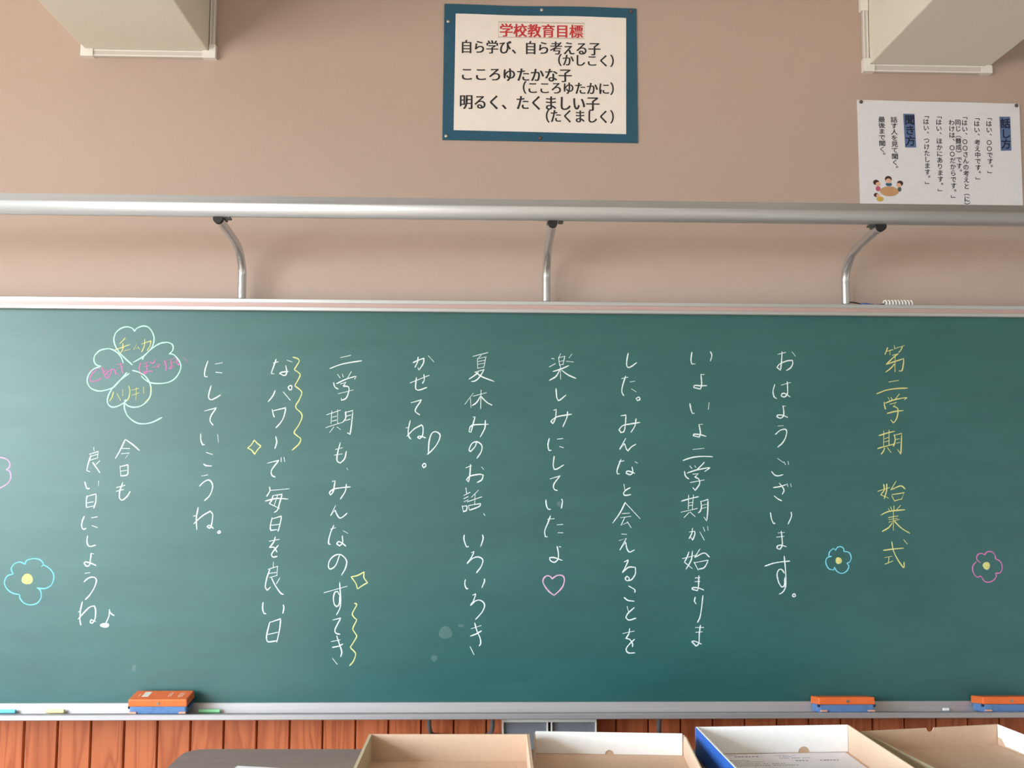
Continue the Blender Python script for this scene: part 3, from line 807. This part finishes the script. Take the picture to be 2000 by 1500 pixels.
fl = deco('chalk_flower', 'small sky-blue chalk flower below the yellow title', 1600, 1050, 5.0, "160,125 140,105 105,135 92,180 120,185;160,125 180,95 215,90 240,110 240,135;240,135 290,145 312,190 300,235 270,250;270,250 290,280 270,325 220,350 175,330 148,290;148,290 140,318 90,300 65,245 75,200 115,183", M['chalk_blue'])
chalk_disc('flower_center', 1600, 1050, 5.0, 190, 225, 32, 33, M['chalk_yellow'], fl)
fl = deco('chalk_flower', 'small pink chalk flower near the board end', 1600, 1050, 5.0, "1615,170 1590,155 1550,165 1538,210 1575,245;1615,170 1640,140 1690,140 1720,180 1720,205;1720,205 1770,235 1787,290 1770,340 1720,350;1725,350 1725,390 1680,430 1620,430 1580,375;1580,375 1540,385 1505,340 1500,280 1535,235", M['chalk_rose'])
chalk_disc('flower_center', 1600, 1050, 5.0, 1633, 275, 36, 38, M['chalk_yellow'], fl)

for cx, cy, rx, ry in ((870, 1236, 13, 12), (848, 1286, 6, 6), (1092, 984, 5, 5), (900, 1222, 6, 3), (262, 1305, 4, 7), (214, 945, 4, 2)):
    chalk_disc('chalk_smudge', 0, 0, 1.0, cx, cy, rx, ry, M['chalk_dust'], board)['label'] = 'faint chalk smudge'
# ------------------------------------------------------------------ printed lettering
_glyphs = {}
def glyph(ch, bold):
    key = (ch, bold)
    if key not in _glyphs:
        c = bpy.data.curves.new('glyph', 'FONT')
        c.body = ch
        c.resolution_u = 3
        c.offset = bold
        o = bpy.data.objects.new('glyph', c)
        COL.objects.link(o)
        bpy.context.view_layer.update()
        me = bpy.data.meshes.new_from_object(o.evaluated_get(bpy.context.evaluated_depsgraph_get()))
        _glyphs[key] = ([(v.co.x, v.co.y) for v in me.vertices], [tuple(p.vertices) for p in me.polygons])
        bpy.data.objects.remove(o)
        bpy.data.curves.remove(c)
        bpy.data.meshes.remove(me)
    return _glyphs[key]

VERT = {'「': '﹁', '」': '﹂', '（': '︵', '）': '︶', 'ー': '丨'}
def lettering(text, box_px, Y, m, parent, bold=0.0, serif=0.0, vertical=False):
    """lay out full-width characters, then fit their ink to the measured rectangle (l, t, r, b);
    serif > 0 widens the upright strokes only, as in book type"""
    cells = []
    x = y = 0.0
    for ch in text:
        dx = dy = 0.0
        if vertical and ch in '、。':
            dx, dy = 0.55, 0.55
        g, f = glyph(VERT.get(ch, ch) if vertical else ch, bold)
        vs, fs = [], []
        for sh in ((-serif, 0.0, serif) if serif else (0.0,)):
            k = len(vs)
            vs += [(gx + x + dx + sh, gy + y + dy) for gx, gy in g]
            fs += [tuple(i + k for i in q) for q in f]
        cells.append((vs, fs))
        if vertical:
            y -= 1.0
        else:
            x += 1.0
    l, t, r, b = box_px
    A = [v for c in cells for v in c[0]]
    mnx, mxx = min(v[0] for v in A), max(v[0] for v in A)
    mny, mxy = min(v[1] for v in A), max(v[1] for v in A)
    pl, pr = at(l, (t + b) / 2, Y), at(r, (t + b) / 2, Y)
    pt, pb = at((l + r) / 2, t, Y), at((l + r) / 2, b, Y)
    sx, sz = (pr.x - pl.x) / (mxx - mnx), (pt.z - pb.z) / (mxy - mny)
    line = empty('lettering', (pl.x, Y, pb.z), parent=parent)
    for vs, fs in cells:
        me = bpy.data.meshes.new('character')
        me.from_pydata([(pl.x + (a - mnx) * sx, Y - 0.00004 * (i % 3), pb.z + (c - mny) * sz) for i, (a, c) in enumerate(vs)], [], fs)
        link_mesh('character', me, m, line)
    return line

def sheet(name, tl, tr, br, bl, Y, th, m, parent=None, wave=0.0):
    """a thin sheet hung on the wall between four measured corners"""
    P = [at(*p, Y) for p in (tl, tr, br, bl)]
    bm = bmesh.new()
    nx, nz = 14, 10
    def grid(dy):
        G = []
        for j in range(nz + 1):
            v = j / nz
            row = []
            for i in range(nx + 1):
                u = i / nx
                p = (P[0] * (1 - u) + P[1] * u) * (1 - v) + (P[3] * (1 - u) + P[2] * u) * v
                z = p.z + wave * math.sin(u * 9.5 + 1.2) * (1 - v)
                row.append(bm.verts.new((p.x, Y + dy, z)))
            G.append(row)
        return G
    A, B = grid(0.0), grid(th)
    for j in range(nz):
        for i in range(nx):
            bm.faces.new((A[j][i], A[j][i + 1], A[j + 1][i + 1], A[j + 1][i]))
            bm.faces.new((B[j][i], B[j + 1][i], B[j + 1][i + 1], B[j][i + 1]))
    for i in range(nx):
        bm.faces.new((A[0][i], B[0][i], B[0][i + 1], A[0][i + 1]))
        bm.faces.new((A[nz][i], A[nz][i + 1], B[nz][i + 1], B[nz][i]))
    for j in range(nz):
        bm.faces.new((A[j][0], A[j + 1][0], B[j + 1][0], B[j][0]))
        bm.faces.new((A[j][nx], B[j][nx], B[j + 1][nx], A[j + 1][nx]))
    return obj(name, bm, m, parent)

def pin(px, py, Y, parent, m):
    c = at(px, py, Y)
    bm = bmesh.new()
    prof = [(0.0, 0.0), (0.0055, 0.0), (0.006, -0.001), (0.005, -0.003), (0.0028, -0.0045), (0.0, -0.005)]
    rings = []
    for r, d in prof[1:-1]:
        rings.append([bm.verts.new((c.x + r * math.cos(2 * math.pi * k / 14), Y + d, c.z + r * math.sin(2 * math.pi * k / 14))) for k in range(14)])
    top = bm.verts.new((c.x, Y - 0.005, c.z))
    for a, b in zip(rings, rings[1:]):
        for k in range(14):
            bm.faces.new((a[k], a[(k + 1) % 14], b[(k + 1) % 14], b[k]))
    for k in range(14):
        bm.faces.new((rings[-1][k], rings[-1][(k + 1) % 14], top))
    bm.faces.new(list(reversed(rings[0])))
    return obj('push_pin', bm, m, parent, True)

# school motto poster
c0 = at(1055, 276, 0)
po = tag(empty('school_motto_poster', (c0.x, 0, c0.z)), 'off-white poster with red heading on a teal backing sheet high on the wall', 'poster')
bk = sheet('backing_sheet', (868, 8), (1243, 16), (1246, 279), (864, 273), -0.004, 0.003, M['poster_blue'], po, 0.0012)
pp = sheet('paper', (890, 27), (1223, 34.5), (1223, 262), (886, 254), -0.0052, 0.001, M['poster_white'], po, 0.001)
YT = -0.0058
lt = lettering('学校教育目標', (976, 47, 1139, 73), YT, M['ink_red'], po, 0.008, 0.022)
lt['label'] = 'red heading'
for t, b in (('自ら学び、自ら考える子', (902, 80, 1173, 106)), ('（かしこく）', (1090, 106, 1199, 130)), ('こころゆたかな子', (902, 133.5, 1117, 159)),
             ('（こころゆたかに）', (1021, 159.5, 1199, 184.5)), ('明るく、たくましい子', (898, 187.5, 1171, 215)), ('（たくましく）', (1066, 214, 1199, 240.5))):
    lettering(t, b, YT, M['ink'], po, 0.002, 0.026)
bm = bmesh.new()
for (l, t, r, b) in ((973, 44, 1141, 44.5), (973, 73.5, 1141, 74), (973, 44, 973.5, 74), (1140.5, 44, 1141, 74)):
    p, q = at(l, t, YT), at(r, b, YT)
    bm_box(bm, (p.x, YT, q.z), (q.x, YT + 0.0004, p.z))
obj('heading_outline', bm, M['title_line'], po)
for x, y, d in ((875.5, 42, 0), (1058, 19.5, 0), (1232, 22.5, 1), (871.5, 266, 0), (1055, 270, 1)):
    pin(x, y, -0.004, po, M['pin_dark'] if d else M['pin'])

# speaking and listening rules poster
c0 = at(1838, 405, 0)
p2_ = tag(empty('rules_poster', (c0.x, 0, c0.z)), 'white poster of vertical text and a small drawing partly behind the aluminium rail', 'poster')
YP = -0.004
sheet('paper', (1674, 195), (1991, 202.5), (1999, 428), (1681, 420), YP, 0.003, M['paper'], p2_, 0.0004)
YT = YP - 0.0006
for (tl, tr, br, bl), t, lb in ((((1952, 228), (1973, 228), (1975.5, 294), (1955, 294.5)), '話し方', (1954.5, 231, 1974, 291)),
                                (((1764, 222), (1786, 222.5), (1789.5, 288), (1768, 288)), '聞き方', (1767.5, 225, 1787, 285))):
    hd = sheet('heading_strip', tl, tr, br, bl, YT, 0.0004, M['head_blue'], p2_)
    lettering(t, lb, YT - 0.0005, M['head_ink'], p2_, 0.022, 0.0, True)
for t, cx, y0, y1, w in (('「はい、○○です。」', 1932, 231, 338, 10.5), ('「はい、考え中です。」', 1908.5, 231, 350, 10.5), ('「はい、○○さんの考えと（に）', 1885.5, 229, 399, 10.5),
                      ('同じ（賛成）です。', 1871.5, 234, 335, 10.5), ('わけは、○○だからです。」', 1860, 234, 386, 10.5), ('「はい、ほかにあります。」', 1834.5, 228, 373, 10.5),
                      ('「はい、つけたします。」', 1809.5, 227, 359, 10.5), ('話す人を見て聞く。', 1746.5, 228, 328, 12), ('最後まで聞く。', 1722, 228, 302, 12)):
    lettering(t, (cx - w / 2, y0, cx + w / 2 + 1.5, y1), YT, M['ink'], p2_, 0.014, 0.0, True)
for x, y in ((1681.5, 199), (1985, 206.5)):
    pin(x, y, YP, p2_, M['pin_dark'])
def print_disc(name, cx, cy, rx, ry, m, parent, lift, a0=0.0, a1=360.0):
    c = at(1660 + cx / 5.882, 180 + cy / 5.882, YP)
    k = (YP - CAM.y) / F / 5.882
    bm = bmesh.new()
    vs = []
    for i in range(24):
        a = math.radians(a0 + (a1 - a0) * i / (24 if a1 - a0 >= 360 else 23))
        vs.append(bm.verts.new((c.x + rx * k * math.cos(a), YT - lift, c.z + ry * k * math.sin(a))))
    bm.faces.new(vs)
    return obj(name, bm, M[m], parent)
dr = print_disc('printed_drawing', 452, 1140, 112, 60, 'print_tan', p2_, 0.0003)
dr['label'] = 'printed drawing of children round a table'
for hx, hy, hr, hair, sx, sy, sw, sh, sm in ((322, 1050, 34, (300, 1038), 322, 1110, 28, 30, 'print_pink'), (442, 1012, 38, (440, 998), 445, 1060, 38, 22, 'print_teal'),
                                             (560, 1062, 34, (575, 1048), 568, 1115, 22, 30, 'print_olive'), (322, 1180, 26, (300, 1182), 345, 1228, 42, 30, 'print_gold')):
    print_disc('shirt', sx, sy, sw, sh, sm, dr, 0.00035)
    print_disc('hair', hair[0], hair[1], hr * 1.08, hr * 0.95, 'print_hair', dr, 0.0004)
    print_disc('face', hx, hy + 8, hr * 0.86, hr * 0.78, 'print_skin', dr, 0.0005)

# ------------------------------------------------------------------ erasers and chalk in the tray
EL, ED, FH, CH = 0.166, 0.074, 0.023, 0.021
def eraser(px, yfront, tilt, label, printed):
    x = at(px, 1383, yfront).x
    # the empty stands at the middle of the front bottom edge
    zf = floor_z(yfront)
    e = empty('chalkboard_eraser', (x, yfront, zf + 0.0005), (tilt, 0, 0))
    tag(e, label, 'eraser', 'orange-cased erasers in the chalk tray')
    mt = e.matrix_basis
    bm = bmesh.new()
    bm_box(bm, (-EL / 2 + 0.003, 0.002, 0), (EL / 2 - 0.003, ED - 0.002, FH + 0.001), mt, 0.005)
    felt = obj('felt_pad', bm, M['sponge'], e)
    # case: rounded plastic shell, slightly narrower at the top
    bm = bmesh.new()
    vs = bm_box(bm, (-EL / 2, 0, FH), (EL / 2, ED, FH + CH), None, 0.003)
    for v in vs:
        k = (v.co.z - FH) / CH
        v.co.x *= 1 - 0.015 * k
        v.co.y = ED / 2 + (v.co.y - ED / 2) * (1 - 0.03 * k)
        v.co = mt @ v.co
    case = obj('plastic_case', bm, M['orange'], e)
    bm = bmesh.new()
    for s in (0, 1):
        yy = -0.0012 if s == 0 else ED - 0.0008
        bm_tube(bm, [mt @ Vector((0.002, yy, FH + CH * 0.45)), mt @ Vector((0.002, yy + 0.002, FH + CH * 0.45))], 0.0042, 14)
    obj('screw', bm, M['screw'], case)
    for s in (-1, 1):
        box('hand_strap', (s * (EL / 2 - 0.002) - 0.003, 0.003, FH - 0.007), (s * (EL / 2 - 0.002) + 0.003, 0.012 if s < 0 else ED - 0.006, FH + 0.001), M['strap'], e, 0.001, mt)
        box('pull_tab', (s * (EL / 2 - 0.014) - 0.010, -0.0022, 0.004), (s * (EL / 2 - 0.014) + 0.010, 0.003, 0.0085), M['peach'], e, 0.001, mt)
    if printed:
        bm = bmesh.new()
        zt_ = FH + CH
        bm_box(bm, (-0.052, 0.022, zt_ - 0.0005), (-0.034, 0.060, zt_ + 0.0003), mt)
        for k, (xx, y0, y1) in enumerate(((-0.062, 0.026, 0.046), (0.022, 0.022, 0.056), (0.027, 0.026, 0.056), (0.050, 0.020, 0.054), (0.055, 0.020, 0.054), (0.060, 0.022, 0.054))):
            n = 5
            for i in range(n):
                ya = y0 + (y1 - y0) * i / n
                bm_box(bm, (xx, ya, zt_ - 0.0005), (xx + 0.0016, ya + (y1 - y0) / n * 0.7, zt_ + 0.0003), mt)
        o = obj('case_print', bm, M['print_white'], case)
        o['label'] = 'pale print on the case top'
    return e
eraser(308, -0.163, math.radians(7), 'orange-cased blue eraser with pale print on top under the clover', True)
eraser(1656, -0.165, -SL, 'orange-cased blue eraser in the tray, nearer the small blue flower', False)
eraser(1977, -0.165, -SL, 'orange-cased blue eraser in the tray, cut by the photo edge', False)
def chalk_stick(px0, px1, r, key, label, yaw=0.0):
    y = TB - r - 0.003
    a, b = at(px0, 1388, y), at(px1, 1388, y)
    L = (b.x - a.x) / 2
    c = Vector(((a.x + b.x) / 2, y, floor_z(y) + r + 0.0012))
    d = Vector((math.cos(yaw), -math.sin(yaw) * 0.6, math.sin(yaw) * 0.10)) * L
    bm = bmesh.new()
    bm_tube(bm, [c - d, c - d * 0.97, c + d * 0.97, c + d], [r * 0.75, r, r, r * 0.8], 14)
    o = obj('chalk_stick', bm, M['stick_' + key], None)
    tag(o, label, 'chalk', 'chalk sticks in the tray')
chalk_stick(-14, 31, 0.0056, 'cyan', 'cyan chalk stick at the end of the tray')
chalk_stick(90, 126, 0.0056, 'yellow', 'pale yellow chalk stick in the tray')
chalk_stick(388, 430, 0.0052, 'green', 'light green chalk stick beside the printed eraser')
chalk_stick(1842, 1853, 0.0042, 'white', 'tiny white chalk stub between the two erasers')

# ------------------------------------------------------------------ desk with open boxes
DZ = 0.875
P = atz(366, 1463, DZ)
DYAW = math.radians(-0.8)
desk = tag(empty('desk', (P.x, P.y, 0), (0, 0, DYAW)), 'desk with grey-brown woodgrain top holding the open boxes', 'desk')
md = desk.matrix_basis
DW, DD = 2.05, 0.72
bm = bmesh.new()
def rounded(w, d, r, n=6):
    pts = []
    for cx, cy, a0 in ((r, -r, 90), (r, -d + r, 180), (w - r, -d + r, 270), (w - r, -r, 0)):
        for i in range(n + 1):
            a = math.radians(a0 + 90 * i / n)
            pts.append((cx + r * math.cos(a), cy + r * math.sin(a)))
    return pts
def slab(name, z0, z1, pts, m, parent):
    bm = bmesh.new()
    a = [bm.verts.new(md @ Vector((x, y, z0))) for x, y in pts]
    b = [bm.verts.new(md @ Vector((x, y, z1))) for x, y in pts]
    for i in range(len(pts)):
        j = (i + 1) % len(pts)
        bm.faces.new((a[i], a[j], b[j], b[i]))
    bm.faces.new(list(reversed(a)))
    bm.faces.new(b)
    return obj(name, bm, m, parent)
slab('edge_band', DZ - 0.030, DZ - 0.002, rounded(DW, DD, 0.045), M['desk_edge'], desk)
slab('desk_top', DZ - 0.002, DZ, rounded(DW, DD, 0.045), M['desk'], desk)
for x in (0.06, DW - 0.10):
    for y in (-0.10, -DD + 0.06):
        box('leg', (x, y, 0.0), (x + 0.04, y + 0.04, DZ - 0.03), M['steel'], desk, 0.003, md)
box('modesty_panel', (0.10, -0.085, 0.30), (DW - 0.10, -0.07, DZ - 0.03), M['desk_edge'], desk, 0.0, md)

def panel_poly(name, poly, th, frame, m, parent):
    """poly in (u, v); frame = (origin, u axis, v axis, thickness axis)"""
    o_, u_, v_, n_ = frame
    bm = bmesh.new()
    a = [bm.verts.new(o_ + u_ * x + v_ * y) for x, y in poly]
    b = [bm.verts.new(o_ + u_ * x + v_ * y + n_ * th) for x, y in poly]
    for i in range(len(poly)):
        j = (i + 1) % len(poly)
        bm.faces.new((a[i], a[j], b[j], b[i]))
    bm.faces.new(list(reversed(a)))
    bm.faces.new(b)
    return obj(name, bm, m, parent)

def arc(cx, cy, r, a0, a1, n=8):
    return [(cx + r * math.cos(math.radians(a0 + (a1 - a0) * i / n)), cy + r * math.sin(math.radians(a0 + (a1 - a0) * i / n))) for i in range(n + 1)]

def carton(bl, br, h, depth, label):
    A, B = atz(*bl, DZ + h), atz(*br, DZ + h)
    ux = (B - A); ux.z = 0
    Wd = ux.length
    ux.normalize()
    uy = Vector((ux.y, -ux.x, 0))             # towards the viewer
    e = empty('cardboard_box', (A.x, A.y, DZ + 0.0005), (0, 0, math.atan2(ux.y, ux.x)))
    tag(e, label, 'box', 'open boxes on the desk')
    return e, Vector((A.x, A.y, DZ + 0.0005)), ux, uy, Wd
Z = Vector((0, 0, 1))
TH = 0.003
def side_panel(e, O, ux, uy, Wd, h, depth, which, m, th=TH, poly=None, inset=0.0, name='side_panel'):
    if which == 'back':
        return panel_poly(name, poly or [(0, 0), (Wd, 0), (Wd, h), (0, h)], th, (O + uy * inset, ux, Z, uy), m, e)
    if which == 'front':
        return panel_poly(name, poly or [(0, 0), (Wd, 0), (Wd, h), (0, h)], th, (O + uy * (depth - th - inset), ux, Z, uy), m, e)
    if which == 'left':
        return panel_poly(name, poly or [(TH, 0), (depth - TH, 0), (depth - TH, h), (TH, h)], th, (O + ux * inset, uy, Z, ux), m, e)
    if which == 'right':
        return panel_poly(name, poly or [(TH, 0), (depth - TH, 0), (depth - TH, h), (TH, h)], th, (O + ux * (Wd - inset - th), uy, Z, ux), m, e)
def floor_panel(e, O, ux, uy, Wd, depth, m):
    return panel_poly('floor_panel', [(TH, TH), (Wd - TH, TH), (Wd - TH, depth - TH), (TH, depth - TH)], 0.002, (O, ux, uy, Z), m, e)

# box 1: plain kraft
h, dp = 0.059, 0.32
e, O, ux, uy, Wd = carton((721, 1434), (1034, 1434), h, dp, 'plain brown cardboard box, open, closest to the clear desk top')
side_panel(e, O, ux, uy, Wd, h, dp, 'back', M['kraft'])
side_panel(e, O, ux, uy, Wd, h, dp, 'front', M['kraft'])
side_panel(e, O, ux, uy, Wd, h, dp, 'left', M['kraft_grey'], 0.006)
side_panel(e, O, ux, uy, Wd, h, dp, 'right', M['kraft'], 0.006)
floor_panel(e, O, ux, uy, Wd, dp, M['kraft'])

# box 2: white inner back flap with a thumb notch, sides with rounded corners
h, dp = 0.050, 0.30
e, O, ux, uy, Wd = carton((1044, 1427.5), (1337, 1432), h, dp, 'brown box with white inner flap, open, in front of the grey wall panels')
side_panel(e, O, ux, uy, Wd, h - 0.004, dp, 'back', M['kraft'])
fh = h
flap = side_panel(e, O, ux, uy, Wd, fh, dp, 'back', M['cardwhite'], 0.0015, [(0.002, 0.0025)] + [(Wd * 0.5 - 0.010, 0.0025)] + arc(Wd * 0.5, 0.0025, 0.0095, 180, 0)[1:-1] + [(Wd * 0.5 + 0.010, 0.0025), (Wd - 0.006, 0.0025), (Wd - 0.006, fh), (0.002, fh)], TH + 0.0005, 'inner_flap')
flap['label'] = 'white inner flap with thumb notch'
rp = [(TH, 0), (dp - TH, 0), (dp - TH, h)] + arc(TH + 0.03, h - 0.03, 0.03, 90, 180)
for w_ in ('left', 'right'):
    side_panel(e, O, ux, uy, Wd, h, dp, w_, M['kraft'], TH, rp)
side_panel(e, O, ux, uy, Wd, h, dp, 'front', M['kraft'])
floor_panel(e, O, ux, uy, Wd, dp, M['kraft'])

# box 3: blue outside, white inner back, printed sheet inside
h, dp = 0.062, 0.34
e3, O3, ux3, uy3, Wd3 = carton((1357.5, 1420), (1657, 1415.5), h, dp, 'blue-sided box with white inner flap holding a printed sheet')
side_panel(e3, O3, ux3, uy3, Wd3, h, dp, 'back', M['cardblue'], 0.0015)
n3 = Wd3 * 0.70
flap = side_panel(e3, O3, ux3, uy3, Wd3, h, dp, 'back', M['cardwhite'], 0.0015, [(0.003, 0.0035), (n3 - 0.0135, 0.0035)] + arc(n3, 0.0035, 0.0132, 180, 0)[1:-1] + [(n3 + 0.0135, 0.0035), (Wd3 - 0.004, 0.0035), (Wd3 - 0.004, h + 0.0008), (0.003, h + 0.0008)], 0.0035, 'inner_flap')
flap['label'] = 'white inner flap with thumb notch'
fr_ = side_panel(e3, O3, ux3, uy3, Wd3, h - 0.001, dp, 'back', M['kraft'], 0.0015, None, 0.0018, 'liner')
s = side_panel(e3, O3, ux3, uy3, Wd3, h, dp, 'left', M['cardblue'], 0.0012)
s['label'] = 'blue printed side'
side_panel(e3, O3, ux3, uy3, Wd3, h + 0.001, dp, 'left', M['cardwhite'], 0.0034, None, 0.0012, 'liner')
side_panel(e3, O3, ux3, uy3, Wd3, h, dp, 'right', M['kraft'], 0.003)
side_panel(e3, O3, ux3, uy3, Wd3, h, dp, 'front', M['cardwhite'])
floor_panel(e3, O3, ux3, uy3, Wd3, dp, M['kraft'])
# the sheet in box 3
sh = tag(empty('printed_sheet', O3 + ux3 * 0.012 + uy3 * 0.008 + Z * 0.0022), 'white printed sheet lying inside the blue-sided box', 'paper')
So = O3 + ux3 * 0.012 + uy3 * 0.008 + Z * 0.0026
SW, SD = Wd3 - 0.024, dp - 0.02
panel_poly('sheet', [(0, 0), (SW, 0), (SW, SD), (0, SD)], 0.0006, (So, ux3, uy3, Z), M['paper'], sh)
bm = bmesh.new()
rs = random.Random(3)
for (x0_, y0_, n, w_, hh) in ((0.045, 0.008, 8, 0.0032, 0.003), (0.060, 0.018, 8, 0.0065, 0.005), (0.160, 0.014, 14, 0.003, 0.0025), (0.165, 0.022, 9, 0.003, 0.003), (0.165, 0.034, 15, 0.0038, 0.0035),
                              (0.030, 0.044, 3, 0.007, 0.006), (0.048, 0.046, 9, 0.004, 0.003), (0.055, 0.056, 14, 0.004, 0.003), (0.195, 0.052, 5, 0.006, 0.005), (0.250, 0.052, 6, 0.006, 0.005), (0.03, 0.07, 22, 0.005, 0.003), (0.03, 0.082, 26, 0.005, 0.003)):
    x_ = x0_
    for i in range(n):
        ww = w_ * rs.uniform(0.6, 1.0)
        if x_ + ww < SW - 0.01 and rs.random() > 0.08:
            o_ = So + Z * 0.0006 + ux3 * x_ + uy3 * (y0_ + rs.uniform(0, 0.0006))
            q = [bm.verts.new(o_ + ux3 * a + uy3 * b + Z * 0.0002) for a, b in ((0, 0), (ww, 0), (ww, hh), (0, hh))]
            bm.faces.new(q)
        x_ += w_ * 1.25
pr = obj('print', bm, M['ink_grey'], sh)
pr['label'] = 'lines of small grey print'
pr['kind'] = 'stuff'

# box 4: kraft box with thumb notch in its rim and a white folded flap on one side
h, dp = 0.048, 0.34
e, O, ux, uy, Wd = carton((1681, 1428.5), (1948, 1414.5), h, dp, 'turned brown box with rim notch and white side flap, beside the blue-sided box')
nx_ = Wd * 0.495
side_panel(e, O, ux, uy, Wd, h, dp, 'back', M['kraft'], TH, [(0, 0), (Wd, 0), (Wd, h), (nx_ + 0.0095, h)] + arc(nx_, h, 0.0092, 0, -180)[1:-1] + [(nx_ - 0.0095, h), (0, h)])
side_panel(e, O, ux, uy, Wd, h, dp, 'left', M['kraft_grey'])
side_panel(e, O, ux, uy, Wd, h, dp, 'right', M['kraft'], 0.002)
fp = side_panel(e, O, ux, uy, Wd, h, dp, 'right', M['cardwhite'], 0.0015, [(0.030, 0.006), (dp - 0.01, 0.006), (dp - 0.01, h + 0.001), (0.006, h + 0.001), (0.006, 0.020), (0.018, 0.020)], 0.0025, 'inner_flap')
fp['label'] = 'white folded flap'
side_panel(e, O, ux, uy, Wd, h, dp, 'front', M['kraft'])
floor_panel(e, O, ux, uy, Wd, dp, M['kraft'])

# loose sheet on the desk
q = atz(464, 1496.5, DZ)
ls = tag(empty('loose_sheet', (q.x, q.y, DZ + 0.0004), (0, 0, math.radians(-10))), 'white sheet lying on the clear end of the desk top', 'paper')
panel_poly('sheet', [(0, 0), (0.21, 0), (0.21, -0.15), (0, -0.15)], 0.0006, (Vector((q.x, q.y, DZ + 0.0004)), Vector((math.cos(-0.1745), math.sin(-0.1745), 0)), Vector((-math.sin(-0.1745), math.cos(-0.1745), 0)), Z), M['paper'], ls)
